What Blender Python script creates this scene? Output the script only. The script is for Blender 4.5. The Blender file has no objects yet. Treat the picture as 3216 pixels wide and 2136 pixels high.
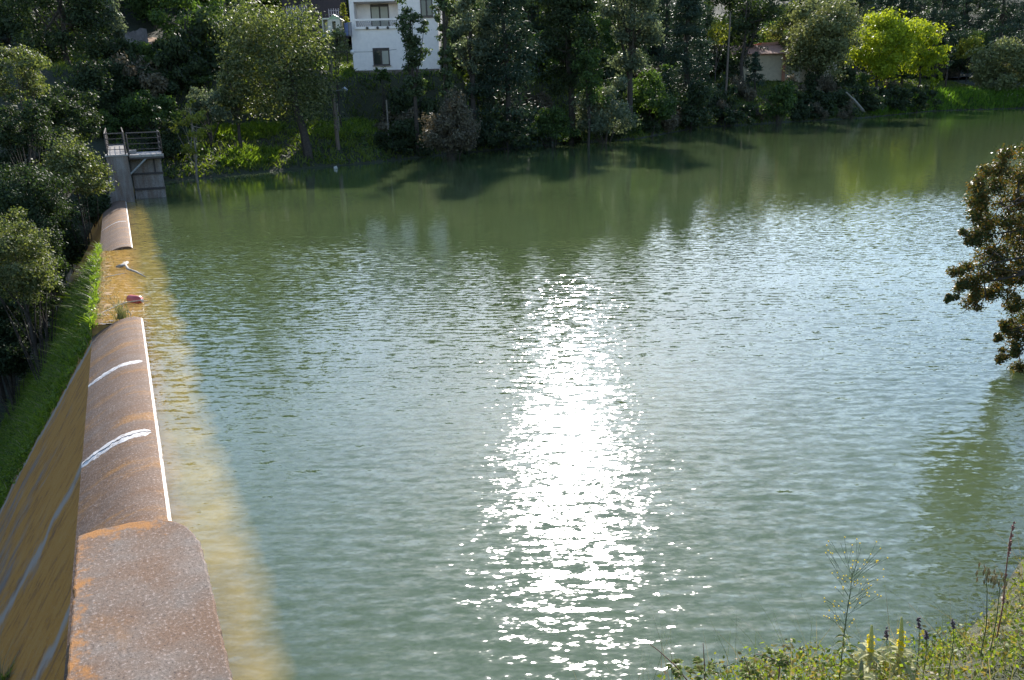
import bpy, math, random
import numpy as np
from mathutils import Vector

# ------------------------------------------------------------------ camera, sky, sun, exposure
sc = bpy.context.scene
COL = sc.collection
IW, IH, FPX = 3216.0, 2136.0, 2480.0
TH, ROLL, CAMH = math.radians(17.4), math.radians(1.36), 4.5
_F = np.array([0, math.cos(TH), -math.sin(TH)])
_R0 = np.array([1.0, 0, 0]); _U0 = np.array([0, math.sin(TH), math.cos(TH)])
_R = _R0*math.cos(ROLL) - _U0*math.sin(ROLL)
_U = _U0*math.cos(ROLL) + _R0*math.sin(ROLL)
_C = np.array([0, 0, CAMH])
from mathutils import Matrix
cd = bpy.data.cameras.new('camera'); cam = bpy.data.objects.new('camera', cd); COL.objects.link(cam)
cd.sensor_width = 36.0; cd.lens = 36.0*FPX/IW; cd.clip_end = 3000; cd.clip_start = 0.05
cam.matrix_world = Matrix(((_R[0], _U[0], -_F[0], 0), (_R[1], _U[1], -_F[1], 0), (_R[2], _U[2], -_F[2], CAMH), (0, 0, 0, 1)))
sc.camera = cam

SUN_EL, SUN_AZ = math.radians(27.3), math.radians(4.4)      # azimuth from +Y towards +X
world = bpy.data.worlds.new('World'); sc.world = world; world.use_nodes = True
wn = world.node_tree; bg = wn.nodes['Background']
sky = wn.nodes.new('ShaderNodeTexSky'); sky.sky_type = 'NISHITA'; sky.sun_disc = False
sky.sun_elevation = SUN_EL; sky.sun_rotation = SUN_AZ
sky.air_density = 1.0; sky.dust_density = .3; sky.ozone_density = 1.0
hs = wn.nodes.new('ShaderNodeHueSaturation'); hs.inputs['Saturation'].default_value = 1.05
wn.links.new(sky.outputs[0], hs.inputs['Color']); wn.links.new(hs.outputs[0], bg.inputs[0]); bg.inputs[1].default_value = 0.14
sd = bpy.data.lights.new('sun', 'SUN'); sd.energy = 5.0; sd.angle = math.radians(0.5); sd.color = (1.0, 0.94, 0.86)
sun = bpy.data.objects.new('sun', sd); COL.objects.link(sun)
_sv = Vector((math.sin(SUN_AZ)*math.cos(SUN_EL), math.cos(SUN_AZ)*math.cos(SUN_EL), math.sin(SUN_EL)))
sun.rotation_euler = _sv.to_track_quat('Z', 'Y').to_euler()
vs = sc.view_settings; vs.view_transform = 'Standard'; vs.look = 'None'; vs.gamma = 1.0; vs.exposure = 1.05
sc.cycles.max_bounces = 6; sc.cycles.diffuse_bounces = 3; sc.cycles.glossy_bounces = 3
sc.cycles.transmission_bounces = 3; sc.cycles.sample_clamp_indirect = 6.0
sc.cycles.caustics_reflective = False; sc.cycles.caustics_refractive = False

# ------------------------------------------------------------------ layout helpers
def ray(x, y): return _F + _R*(x-IW/2)/FPX + _U*(IH/2-y)/FPX
def pz(x, y, z=0.0):
    d = ray(x, y); return _C + d*((z-CAMH)/d[2])
def pr(x, y, Y):
    d = ray(x, y); return _C + d*(Y/d[1])
def ppx(Y): return FPX/(Y*math.cos(TH)*1.0)      # rough pixels per metre at distance Y

A0 = np.array([-4.0, 8.16, 0.0]); DD = np.array([-0.43, 0.9028, 0.0]); DD /= np.linalg.norm(DD)
NN = np.array([-DD[1], DD[0], 0.0]); DANG = math.atan2(DD[1], DD[0])
def duv(u, v, z=0.0): return A0 + DD*u + NN*v + np.array([0, 0, z])
def to_uv(x, y): return (x-A0[0])*DD[0]+(y-A0[1])*DD[1], (x-A0[0])*NN[0]+(y-A0[1])*NN[1]
def sm(a, b, x):
    t = np.clip((x-a)/(b-a), 0, 1); return t*t*(3-2*t)

SHORE = [(-19.9, 46.2), (-18.8, 47.7), (-14.0, 53.0), (-9.4, 56.7), (-7.0, 60.2), (-1.7, 66.1), (4.8, 73.3), (12.3, 77.3),
         (22.5, 96.5), (37.0, 107.0), (48.7, 112.8), (70.1, 135.4), (87.5, 138.6), (120, 142), (170, 135)]
NEAR = [(150, 100), (90, 62), (30, 24), (11, 12.2), (5.4, 7.1), (4.2, 5.9), (3.35, 5.25), (2.6, 5.0), (1.7, 5.05), (0.9, 4.75), (-0.4, 4.0), (-1.2, 2.2)]
_p = duv(-7, 0); _q = duv(41.5, 0)
LAKE = [tuple(_q[:2])] + SHORE[1:] + NEAR + [tuple(_p[:2])]

def seg_dist(x, y, pts, closed=False):
    d = np.full(x.shape, 1e9)
    P = pts + [pts[0]] if closed else pts
    for (ax, ay), (bx, by) in zip(P[:-1], P[1:]):
        dx, dy = bx-ax, by-ay
        t = np.clip(((x-ax)*dx+(y-ay)*dy)/(dx*dx+dy*dy+1e-12), 0, 1)
        d = np.minimum(d, np.hypot(x-ax-t*dx, y-ay-t*dy))
    return d
def inside(x, y, P):
    r = np.zeros(x.shape, bool); n = len(P)
    for i in range(n):
        ax, ay = P[i]; bx, by = P[(i+1) % n]
        if ay == by: continue
        c = ((ay > y) != (by > y)) & (x < (bx-ax)*(y-ay)/(by-ay)+ax)
        r ^= c
    return r
def wob(x, y, s, k=0.0):
    return (np.sin(x*s+1.3+k)*np.cos(y*s*1.13+0.7*k)+0.6*np.sin(x*s*2.3+y*s*1.9+k)+0.35*np.cos(x*s*4.1-y*s*3.7+2*k))/1.6
def terrain_z(x, y):
    x = np.asarray(x, float); y = np.asarray(y, float)
    u, v = to_uv(x, y)
    ds = seg_dist(x, y, SHORE)
    left = np.interp(ds, [0, 1.0, 3, 5.5, 7.3, 9.2, 11, 18, 32, 60, 120, 320], [0, .45, 1.2, 2.2, 2.8, 5.4, 6.5, 7.4, 10, 19, 38, 75])
    right = np.interp(ds, [0, 1.0, 4, 9, 16, 26, 40, 70, 150, 320], [0, .6, 2.6, 4.4, 4.9, 5.3, 6.6, 13, 40, 75])
    far = np.interp(ds, [0, 1.0, 4, 10, 20, 30, 60, 150, 320], [0, .5, 2.2, 3.2, 4.6, 5.8, 10, 38, 75])
    t = sm(8, 22, x); t2 = sm(50, 66, x)
    hill = left*(1-t)+right*t; hill = hill*(1-t2)+far*t2
    hill = hill + wob(x, y, .55)*.16*sm(0.5, 5, ds) + wob(x, y, .13, 2)*.5*sm(8, 30, ds)
    hm = sm(-15.5, -12.2, x)*sm(-1.0, -4.2, x)*sm(66.2, 69.2, y)*sm(84, 78, y)
    hill = np.where(hm > 0, hill*(1-hm)+np.maximum(hill, 6.15)*hm, hill)
    inl = inside(x, y, LAKE)
    dl = seg_dist(x, y, LAKE, True)
    bed = -np.minimum(2.5, dl*.5)-.04
    ned = v < -0.0
    # near bank (the photographer's side)
    dn = seg_dist(x, y, NEAR)
    nb = np.interp(dn, [0, .4, 1.0, 1.6, 3.4, 8, 60, 300], [0, .48, .84, 1.14, 2.1, 3.0, 12, 40]) + wob(x, y, 2.1)*.05
    # ravine below the dam
    rv = -6.6 + 8.6*sm(14, 47, u)*np.ones_like(x) + 9.5*sm(2, -14, u) + .5*wob(x, y, .35, 1)*sm(6, 12, v)
    rv = rv + 0.10*np.clip(v-14, 0, 60)*sm(60, 0, u)
    isnear = (dn < ds) & (v < 2)
    out = np.where(isnear, nb, hill)
    w = sm(38, 48, u)
    rav = rv*(1-w)+hill*w
    z = np.where(v > 0.0, rav, out)
    z = np.where(inl, bed, z)
    z = np.where(inl & (v > -3.0) & (u < 40), np.minimum(z, -1.2), z)
    z = np.where((v > -0.3) & (v < 6) & (u < 33), np.minimum(z, -5.5), z)
    return z
def tz(x, y): return float(terrain_z(np.array([x]), np.array([y]))[0])

def hit(x, y):   # terrain point seen at an image pixel
    d = ray(x, y); t = np.arange(6, 260, .25)/d[1]; P_ = _C[None]+d[None]*t[:, None]
    z_ = terrain_z(P_[:, 0], P_[:, 1]); k_ = np.argmax(P_[:, 2] <= z_)
    return P_[k_]
def hpoly(pts): return [tuple(hit(x, y)[:2]) for x, y in pts]

# ------------------------------------------------------------------ object helpers
def tag(o, label=None, cat=None, group=None, kind=None):
    if label: o['label'] = label
    if cat: o['category'] = cat
    if group: o['group'] = group
    if kind: o['kind'] = kind
    return o
def empty(name, loc, label, cat, group=None, rz=0):
    o = bpy.data.objects.new(name, None); COL.objects.link(o)
    o.location = [float(c) for c in loc]; o.rotation_euler = (0, 0, rz); o.empty_display_size = .2
    return tag(o, label, cat, group)
def link(name, me, mat, parent=None, smooth=False, loc=None):
    if mat is not None: me.materials.append(mat)
    if smooth: me.polygons.foreach_set('use_smooth', [True]*len(me.polygons))
    o = bpy.data.objects.new(name, me); COL.objects.link(o)
    if parent: o.parent = parent
    if loc is not None: o.location = [float(c) for c in loc]
    return o
def quads_mesh(name, V, n=4):
    """V: (k*n,3) array, consecutive groups of n verts are faces"""
    V = np.asarray(V, np.float32); k = len(V)//n
    me = bpy.data.meshes.new(name); me.vertices.add(len(V)); me.vertices.foreach_set('co', V.ravel())
    me.loops.add(len(V)); me.loops.foreach_set('vertex_index', np.arange(len(V), dtype=np.int32))
    me.polygons.add(k); me.polygons.foreach_set('loop_start', np.arange(0, len(V), n, dtype=np.int32))
    me.polygons.foreach_set('loop_total', np.full(k, n, np.int32)); me.update(calc_edges=True)
    return me
def grid_mesh(name, X, Y, Z):
    ny, nx = X.shape
    V = np.stack([X, Y, Z], -1).reshape(-1, 3).astype(np.float32)
    i = np.arange(ny*nx).reshape(ny, nx)
    Fq = np.stack([i[:-1, :-1], i[:-1, 1:], i[1:, 1:], i[1:, :-1]], -1).reshape(-1, 4).astype(np.int32)
    me = bpy.data.meshes.new(name); me.vertices.add(len(V)); me.vertices.foreach_set('co', V.ravel())
    me.loops.add(Fq.size); me.loops.foreach_set('vertex_index', Fq.ravel())
    me.polygons.add(len(Fq)); me.polygons.foreach_set('loop_start', np.arange(0, Fq.size, 4, dtype=np.int32))
    me.polygons.foreach_set('loop_total', np.full(len(Fq), 4, np.int32)); me.update(calc_edges=True)
    return me
class MB:
    def __init__(s): s.v = []; s.f = []
    def face(s, pts):
        b = len(s.v); s.v += [tuple(map(float, p)) for p in pts]; s.f.append(tuple(range(b, b+len(pts)))); return s
    def box(s, x0, x1, y0, y1, z0, z1, fr=None):
        P = [(x0, y0, z0), (x1, y0, z0), (x1, y1, z0), (x0, y1, z0), (x0, y0, z1), (x1, y0, z1), (x1, y1, z1), (x0, y1, z1)]
        if fr: P = [fr(*p) for p in P]
        b = len(s.v); s.v += [tuple(map(float, p)) for p in P]
        s.f += [tuple(b+i for i in q) for q in ((0, 3, 2, 1), (4, 5, 6, 7), (0, 1, 5, 4), (1, 2, 6, 5), (2, 3, 7, 6), (3, 0, 4, 7))]
        return s
    def tube(s, pts, rad, n=6, cap=True):
        pts = [Vector([float(c) for c in p]) for p in pts]
        if not hasattr(rad, '__len__'): rad = [rad]*len(pts)
        rings = []
        for i, p in enumerate(pts):
            t = (pts[min(i+1, len(pts)-1)]-pts[max(i-1, 0)]).normalized()
            a = t.orthogonal().normalized() if i == 0 else (a - t*a.dot(t)).normalized()
            b_ = t.cross(a)
            r = []
            for k in range(n):
                an = 2*math.pi*k/n; q = p+(a*math.cos(an)+b_*math.sin(an))*rad[i]
                r.append(len(s.v)); s.v.append(tuple(q))
            rings.append(r)
        for r0, r1 in zip(rings[:-1], rings[1:]):
            for k in range(n): s.f.append((r0[k], r0[(k+1) % n], r1[(k+1) % n], r1[k]))
        if cap: s.f.append(tuple(reversed(rings[0]))); s.f.append(tuple(rings[-1]))
        return s
    def prism(s, poly, z0, z1, fr=None):
        n = len(poly); b = len(s.v)
        P = [(x, y, z0) for x, y in poly]+[(x, y, z1) for x, y in poly]
        if fr: P = [fr(*p) for p in P]
        s.v += [tuple(map(float, p)) for p in P]
        s.f.append(tuple(b+i for i in reversed(range(n)))); s.f.append(tuple(b+n+i for i in range(n)))
        for i in range(n): s.f.append((b+i, b+(i+1) % n, b+n+(i+1) % n, b+n+i))
        return s
    def mesh(s, name):
        me = bpy.data.meshes.new(name); me.from_pydata(s.v, [], s.f); me.update(); return me
    def build(s, name, mat, parent=None, smooth=False, bevel=0):
        o = link(name, s.mesh(name), mat, parent, smooth)
        if bevel:
            m = o.modifiers.new('bevel', 'BEVEL'); m.width = bevel; m.segments = 2; m.limit_method = 'ANGLE'
        return o

# ------------------------------------------------------------------ materials
def newmat(name):
    m = bpy.data.materials.new(name); m.use_nodes = True; nt = m.node_tree
    return m, nt, nt.nodes['Principled BSDF']
def N(nt, typ, **kw):
    n = nt.nodes.new(typ)
    for k, v in kw.items():
        if k == 'inp':
            for a, b in v.items(): n.inputs[a].default_value = b
        else: setattr(n, k, v)
    return n
def L(nt, a, b): nt.links.new(a, b)
def c4(c): return (c[0], c[1], c[2], 1)
def ramp(nt, fac, stops):
    r = nt.nodes.new('ShaderNodeValToRGB'); el = r.color_ramp.elements
    while len(el) < len(stops): el.new(.5)
    for e, (p, c) in zip(el, stops):
        e.position = p; e.color = c4(c) if hasattr(c, '__len__') else (c, c, c, 1)
    L(nt, fac, r.inputs[0]); return r.outputs[0]
def coords(nt, kind='Object', scale=(1, 1, 1), rot=(0, 0, 0), loc=(0, 0, 0)):
    tc = nt.nodes.new('ShaderNodeTexCoord'); mp = nt.nodes.new('ShaderNodeMapping')
    mp.inputs['Scale'].default_value = scale; mp.inputs['Rotation'].default_value = rot; mp.inputs['Location'].default_value = loc
    L(nt, tc.outputs[kind], mp.inputs[0]); return mp.outputs[0]
def noise(nt, co, scale, detail=3, rough=.55, dist=0):
    n = N(nt, 'ShaderNodeTexNoise', inp={'Scale': scale, 'Detail': detail, 'Roughness': rough, 'Distortion': dist})
    L(nt, co, n.inputs['Vector']); return n
def mixc(nt, fac, a, b, mode='MIX'):
    m = nt.nodes.new('ShaderNodeMix'); m.data_type = 'RGBA'; m.blend_type = mode
    for s, i in ((fac, 0), (a, 6), (b, 7)):
        if hasattr(s, 'node'): L(nt, s, m.inputs[i])
        else: m.inputs[i].default_value = s if i == 0 else c4(s)
    return m.outputs[2]
def math_(nt, op, a, b=0.0, c=None, clamp=False):
    m = nt.nodes.new('ShaderNodeMath'); m.operation = op; m.use_clamp = clamp
    for i, s in enumerate((a, b, c)):
        if s is None: continue
        if hasattr(s, 'node'): L(nt, s, m.inputs[i])
        else: m.inputs[i].default_value = s
    return m.outputs[0]
def bump(nt, h, strength, dist, bs):
    b = N(nt, 'ShaderNodeBump', inp={'Strength': strength, 'Distance': dist}); L(nt, h, b.inputs['Height']); L(nt, b.outputs[0], bs.inputs['Normal'])
def simple(name, c1, c2=None, scale=4, rough=.7, bstr=0, bdist=.01, metal=0, detail=4, cscale=(1, 1, 1)):
    m, nt, bs = newmat(name)
    if c2 is None: c2 = tuple(x*.75 for x in c1)
    co = coords(nt, scale=cscale); n = noise(nt, co, scale, detail)
    L(nt, ramp(nt, n.outputs[0], [(.3, c2), (.7, c1)]), bs.inputs['Base Color'])
    bs.inputs['Roughness'].default_value = rough; bs.inputs['Metallic'].default_value = metal
    if bstr: bump(nt, n.outputs[0], bstr, bdist, bs)
    return m
def leafmat(name, lo, hi, trans=.4, tcol=None, rough=.6, spec=.18, tip=None, pscale=.5):
    m, nt, bs = newmat(name)
    g = nt.nodes.new('ShaderNodeNewGeometry'); co = coords(nt)
    n = noise(nt, co, pscale, 2)
    f = math_(nt, 'ADD', math_(nt, 'MULTIPLY', g.outputs['Random Per Island'], .65), math_(nt, 'MULTIPLY', n.outputs[0], .8))
    st = [(.35, lo), (.85, hi)]
    if tip: st = [(.3, lo), (.68, hi), (.95, tip)]
    col = ramp(nt, f, st)
    L(nt, col, bs.inputs['Base Color']); bs.inputs['Roughness'].default_value = rough; bs.inputs['Specular IOR Level'].default_value = spec
    tr = nt.nodes.new('ShaderNodeBsdfTranslucent')
    tc = mixc(nt, 1.0, col, tcol or (1.5, 1.7, .55), 'MULTIPLY'); L(nt, tc, tr.inputs[0])
    mx = nt.nodes.new('ShaderNodeMixShader'); mx.inputs[0].default_value = trans
    L(nt, bs.outputs[0], mx.inputs[1]); L(nt, tr.outputs[0], mx.inputs[2])
    L(nt, mx.outputs[0], nt.nodes['Material Output'].inputs[0]); return m

LM = dict(
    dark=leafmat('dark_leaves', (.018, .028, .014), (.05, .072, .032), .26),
    oak=leafmat('holm_oak_leaves', (.026, .038, .016), (.095, .115, .045), .36, rough=.55, spec=.22, tip=(.20, .20, .10)),
    green=leafmat('green_leaves', (.022, .042, .015), (.085, .13, .042), .42),
    grey=leafmat('grey_green_leaves', (.055, .075, .048), (.17, .20, .13), .4, tcol=(1.25, 1.3, .8), rough=.55, spec=.22),
    conifer=leafmat('conifer_needles', (.018, .032, .022), (.05, .075, .045), .2, tcol=(1.1, 1.3, .8), rough=.55),
    yellow=leafmat('yellow_leaves', (.13, .20, .02), (.35, .42, .045), .55, tcol=(1.25, 1.15, .4), rough=.5),
    lime=leafmat('yellow_green_leaves', (.10, .13, .025), (.26, .27, .06), .5, tcol=(1.3, 1.3, .45), rough=.45),
    olive=leafmat('olive_leaves', (.085, .10, .045), (.20, .22, .10), .34, tcol=(1.2, 1.2, .7)),
    ivy=leafmat('ivy_leaves', (.025, .04, .02), (.08, .11, .05), .3, rough=.55, spec=.22),
    rust=leafmat('rusty_oak_leaves', (.018, .032, .010), (.075, .095, .028), .38, tcol=(1.4, 1.3, .5), tip=(.17, .105, .03), rough=.4, pscale=2.2),
    twig=leafmat('twiggy_leaves', (.07, .06, .045), (.16, .14, .09), .25, tcol=(1.1, 1.0, .8)),
)
M_BARK = simple('bark', (.075, .058, .045), (.03, .024, .02), 9, .9, .6, .03)
M_PALEBARK = simple('pale_bark', (.30, .26, .21), (.14, .12, .10), 9, .9, .4, .02)

# ------------------------------------------------------------------ terrain
M_GROUND, nt, bs = newmat('ground')
co = coords(nt); n1 = noise(nt, co, .45, 5); n2 = noise(nt, co, 4.5, 5)
c = ramp(nt, n1.outputs[0], [(.35, (.022, .022, .015)), (.5, (.034, .040, .018)), (.66, (.040, .040, .022))])
L(nt, mixc(nt, math_(nt, 'MULTIPLY', n2.outputs[0], .7), c, (.035, .04, .018)), bs.inputs['Base Color'])
bs.inputs['Roughness'].default_value = .95; bump(nt, n2.outputs[0], .9, .12, bs)
def axis(segs):
    out = []
    for a, b, s in segs: out += list(np.arange(a, b, s))
    return np.array(out+[segs[-1][1]])
gx = axis([(-420, -120, 12), (-120, -60, 3), (-60, 12, .55), (12, 100, 1.2), (100, 180, 5), (180, 480, 15)])
gy = axis([(-150, -12, 8), (-12, 12, .5), (12, 100, .6), (100, 175, 1.3), (175, 300, 5), (300, 560, 14)])
GX, GY = np.meshgrid(gx, gy); GZ = terrain_z(GX, GY)
g = link('ground', grid_mesh('ground', GX, GY, GZ), M_GROUND, smooth=True); g['kind'] = 'structure'

# ------------------------------------------------------------------ water
M_WATER, nt, bs = newmat('lake_water')
tc = nt.nodes.new('ShaderNodeNewGeometry'); P = tc.outputs['Position']
def wmap(scale, rotdeg, loc=(0, 0, 0)):
    mp = nt.nodes.new('ShaderNodeMapping'); mp.inputs['Scale'].default_value = scale
    mp.inputs['Rotation'].default_value = (0, 0, math.radians(rotdeg)); mp.inputs['Location'].default_value = loc
    L(nt, P, mp.inputs[0]); return mp.outputs[0]
sx = nt.nodes.new('ShaderNodeSeparateXYZ'); L(nt, P, sx.inputs[0])
warp = noise(nt, wmap((.22, .22, 1), 0), 1.0, 2)
wv = nt.nodes.new('ShaderNodeVectorMath'); wv.operation = 'SCALE'; L(nt, warp.outputs[1], wv.inputs[0]); wv.inputs['Scale'].default_value = 1.6
def warped(v):
    a = nt.nodes.new('ShaderNodeVectorMath'); L(nt, v, a.inputs[0]); L(nt, wv.outputs[0], a.inputs[1]); return a.outputs[0]
nA = noise(nt, warped(wmap((4.2, 13.5, 1), 5)), 1.0, 1.6, .5)
nB = noise(nt, warped(wmap((15.0, 32.0, 1), -14, (7, 3, 0))), 1.0, 1.0, .5)
nC = noise(nt, wmap((1.6, 5.2, 1), 14, (3, 9, 0)), 1.0, 1, .5)
def chan(n, k):
    s = nt.nodes.new('ShaderNodeSeparateColor'); L(nt, n.outputs[1], s.inputs[0]); return math_(nt, 'SUBTRACT', s.outputs[k], .5)
# gusts: patches of stronger and weaker ripple; dead calm under the far trees
gust = ramp(nt, noise(nt, wmap((.05, .11, 1), 10), 1.0, 2).outputs[0], [(.35, .62), (.65, 1.15)])
calmy = math_(nt, 'ADD', sx.outputs[1], math_(nt, 'MULTIPLY', math_(nt, 'SUBTRACT', noise(nt, wmap((.07, .03, 1), 0, (2, 2, 0)), 1.0, 2).outputs[0], .5), 26))
calmy = math_(nt, 'SUBTRACT', calmy, math_(nt, 'MULTIPLY', math_(nt, 'ABSOLUTE', math_(nt, 'SUBTRACT', sx.outputs[0], 2.0)), .62))
mr = nt.nodes.new('ShaderNodeMapRange'); mr.interpolation_type = 'SMOOTHSTEP'
for i, v in ((1, 16.0), (2, 27.0), (3, 1.0), (4, .16)): mr.inputs[i].default_value = v
L(nt, calmy, mr.inputs[0])
# sheltered smoother water close to the dam and the camera
mr2 = nt.nodes.new('ShaderNodeMapRange'); mr2.interpolation_type = 'SMOOTHSTEP'
for i, v in ((1, 4.5), (2, 12.0), (3, 1.5), (4, 1.0)): mr2.inputs[i].default_value = v
L(nt, sx.outputs[1], mr2.inputs[0])
amp = math_(nt, 'MULTIPLY', math_(nt, 'MULTIPLY', gust, mr.outputs[0]), mr2.outputs[0])
def mad(*ts):
    r = None
    for s, k in ts:
        q = math_(nt, 'MULTIPLY', s, k); r = q if r is None else math_(nt, 'ADD', r, q)
    return r
wpx = nt.nodes.new('ShaderNodeSeparateXYZ'); L(nt, wv.outputs[0], wpx.inputs[0])
def train(kx, ky, wk, pk, seed):     # long-crested wind ripples, fading in and out in patches
    ph = math_(nt, 'ADD', mad((sx.outputs[0], kx), (sx.outputs[1], ky)), math_(nt, 'MULTIPLY', math_(nt, 'ADD', wpx.outputs[0], wpx.outputs[1]), wk))
    ph = math_(nt, 'ADD', ph, math_(nt, 'MULTIPLY', noise(nt, wmap((.9, 1.6, 1), 0, (seed, 1, 0)), 1.0, 2).outputs[0], 9.0))
    pt_ = ramp(nt, noise(nt, wmap((.45, .8, 1), 0, (1, seed, 0)), 1.0, 2).outputs[0], [(.38, .1), (.62, 1.0)])
    return math_(nt, 'MULTIPLY', math_(nt, 'SINE', ph), math_(nt, 'MULTIPLY', pt_, pk))
tr1 = train(2.4, 25.0, 3.0, .042, 3.7); tr2 = train(-5.2, 32.0, -2.5, .030, 8.1)
slope_y = math_(nt, 'MULTIPLY', math_(nt, 'ADD', mad((chan(nA, 0), .40), (chan(nB, 0), .24), (chan(nC, 0), .12)), math_(nt, 'ADD', tr1, tr2)), amp)
slope_x = math_(nt, 'MULTIPLY', mad((chan(nA, 1), .22), (chan(nB, 1), .24), (chan(nC, 1), .06)), amp)
cx = nt.nodes.new('ShaderNodeCombineXYZ'); L(nt, slope_x, cx.inputs[0]); L(nt, slope_y, cx.inputs[1]); cx.inputs[2].default_value = 1
nv = nt.nodes.new('ShaderNodeVectorMath'); nv.operation = 'NORMALIZE'; L(nt, cx.outputs[0], nv.inputs[0])
L(nt, nv.outputs[0], bs.inputs['Normal'])
# distance across the dam line: shallow algae-covered concrete shows through beside the wall
du = mad((sx.outputs[0], DD[0]), (sx.outputs[1], DD[1])); du = math_(nt, 'SUBTRACT', du, float(A0@DD))
dv = mad((sx.outputs[0], NN[0]), (sx.outputs[1], NN[1])); dv = math_(nt, 'SUBTRACT', dv, float(A0@NN))
dvn = math_(nt, 'ADD', dv, math_(nt, 'MULTIPLY', math_(nt, 'SUBTRACT', noise(nt, wmap((.9, .9, 1), 0), 1.0, 5, .65).outputs[0], .5), .5))
nd = noise(nt, wmap((.12, .12, 1), 0), 1.0, 3)
deep = ramp(nt, nd.outputs[0], [(.35, (.058, .084, .034)), (.65, (.076, .102, .040))])
shal = ramp(nt, noise(nt, wmap((1.6, 1.6, 1), 0), 1.0, 4).outputs[0], [(.35, (.26, .20, .055)), (.65, (.36, .27, .07))])
shw = ramp(nt, math_(nt, 'ADD', math_(nt, 'MULTIPLY', dvn, 1.0), 1.5), [(.68, 0.0), (1.0, .82)])
# 1.5+dv : dv=-.8 -> .7 ; the ramp takes 0..1
col = mixc(nt, shw, deep, shal)
col = mixc(nt, ramp(nt, math_(nt, 'ADD', dvn, .6), [(.38, 0.0), (.85, .9)]), col, (.50, .29, .08))
L(nt, col, bs.inputs['Base Color'])
bs.inputs['Roughness'].default_value = .6; bs.inputs['Specular IOR Level'].default_value = 0.0
bs.inputs['Subsurface Weight'].default_value = 1.0; bs.inputs['Subsurface Radius'].default_value = (1.0, 1.0, 1.0); bs.inputs['Subsurface Scale'].default_value = 1.6; bs.subsurface_method = 'BURLEY'
for l_ in list(bs.inputs['Normal'].links): nt.links.remove(l_)
gl = nt.nodes.new('ShaderNodeBsdfGlossy'); gl.distribution = 'BECKMANN'; mr3 = nt.nodes.new('ShaderNodeMapRange')
for i, v in ((1, 8.0), (2, 26.0), (3, .165), (4, .09)): mr3.inputs[i].default_value = v
L(nt, sx.outputs[1], mr3.inputs[0]); L(nt, mr3.outputs[0], gl.inputs['Roughness']); gl.inputs['Color'].default_value = (.97, .98, 1, 1)
fr_ = nt.nodes.new('ShaderNodeFresnel'); fr_.inputs['IOR'].default_value = 1.75
L(nt, nv.outputs[0], gl.inputs['Normal']); L(nt, nv.outputs[0], fr_.inputs['Normal'])
ms = nt.nodes.new('ShaderNodeMixShader'); L(nt, fr_.outputs[0], ms.inputs[0]); L(nt, bs.outputs[0], ms.inputs[1]); L(nt, gl.outputs[0], ms.inputs[2])
L(nt, ms.outputs[0], nt.nodes['Material Output'].inputs[0])
far_pts = [tuple(duv(44, 0)[:2]), (-60, 130), (-60, 240), (250, 240), (250, -60), (20, -30), tuple(duv(-12, 0)[:2])]
wpoly = [tuple(duv(-12, -.0)[:2]), tuple(duv(9.2, 0)[:2]), tuple(duv(9.2, .98)[:2]), tuple(duv(18.8, .98)[:2]), tuple(duv(18.8, 0)[:2]), tuple(duv(44, 0)[:2])] + far_pts[1:-1]
me = bpy.data.meshes.new('water'); me.from_pydata([(x, y, 0.0) for x, y in wpoly], [], [tuple(range(len(wpoly)))[::-1]]); me.update()
if me.polygons[0].normal.z < 0: me.flip_normals()
w = link('water', me, M_WATER); w['kind'] = 'structure'

# ------------------------------------------------------------------ dam
def concrete(name, lichen=.5, brown=.5, streak=(1.2, 5, 5), grey=(.27, .25, .235)):
    m, nt, bs = newmat(name)
    co = coords(nt)
    n1 = noise(nt, co, 1.1, 5, .6); n2 = noise(nt, co, 34, 4, .75); n3 = noise(nt, coords(nt, scale=streak), 1.6, 5, .65)
    base = ramp(nt, n1.outputs[0], [(.3, tuple(x*.62 for x in grey)), (.7, grey)])
    br = mixc(nt, ramp(nt, n3.outputs[0], [(.5-brown*.28, 0.0), (.5+.12, min(1, brown*1.5))]), base, (.14, .072, .035))
    li = mixc(nt, ramp(nt, noise(nt, coords(nt, scale=streak, loc=(3, 1, 2)), 1.1, 6, .7).outputs[0], [(.66-lichen*.3, 0.0), (.76-lichen*.22, min(1, lichen*1.4))]), br, (.30, .13, .012))
    sp = mixc(nt, ramp(nt, n2.outputs[0], [(.55, 0.0), (.66, .65)]), li, (.40, .32, .28))
    sp = mixc(nt, ramp(nt, n2.outputs[0], [(.33, .9), (.45, 0.0)]), sp, (.05, .032, .028))
    L(nt, sp, bs.inputs['Base Color']); bs.inputs['Roughness'].default_value = .88
    bump(nt, math_(nt, 'ADD', n2.outputs[0], math_(nt, 'MULTIPLY', n1.outputs[0], 2)), .55, .012, bs)
    return m
M_CREST = concrete('weathered_crest_concrete', .50, .85, (2.2, .7, 1), (.20, .142, .108))
M_SLAB = concrete('speckled_slab_concrete', .22, .55, (1, 1, 1), (.185, .15, .125))
M_PIER = concrete('stained_grey_concrete', .0, .42, (3.5, 3.5, .5), (.34, .31, .29))
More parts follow.
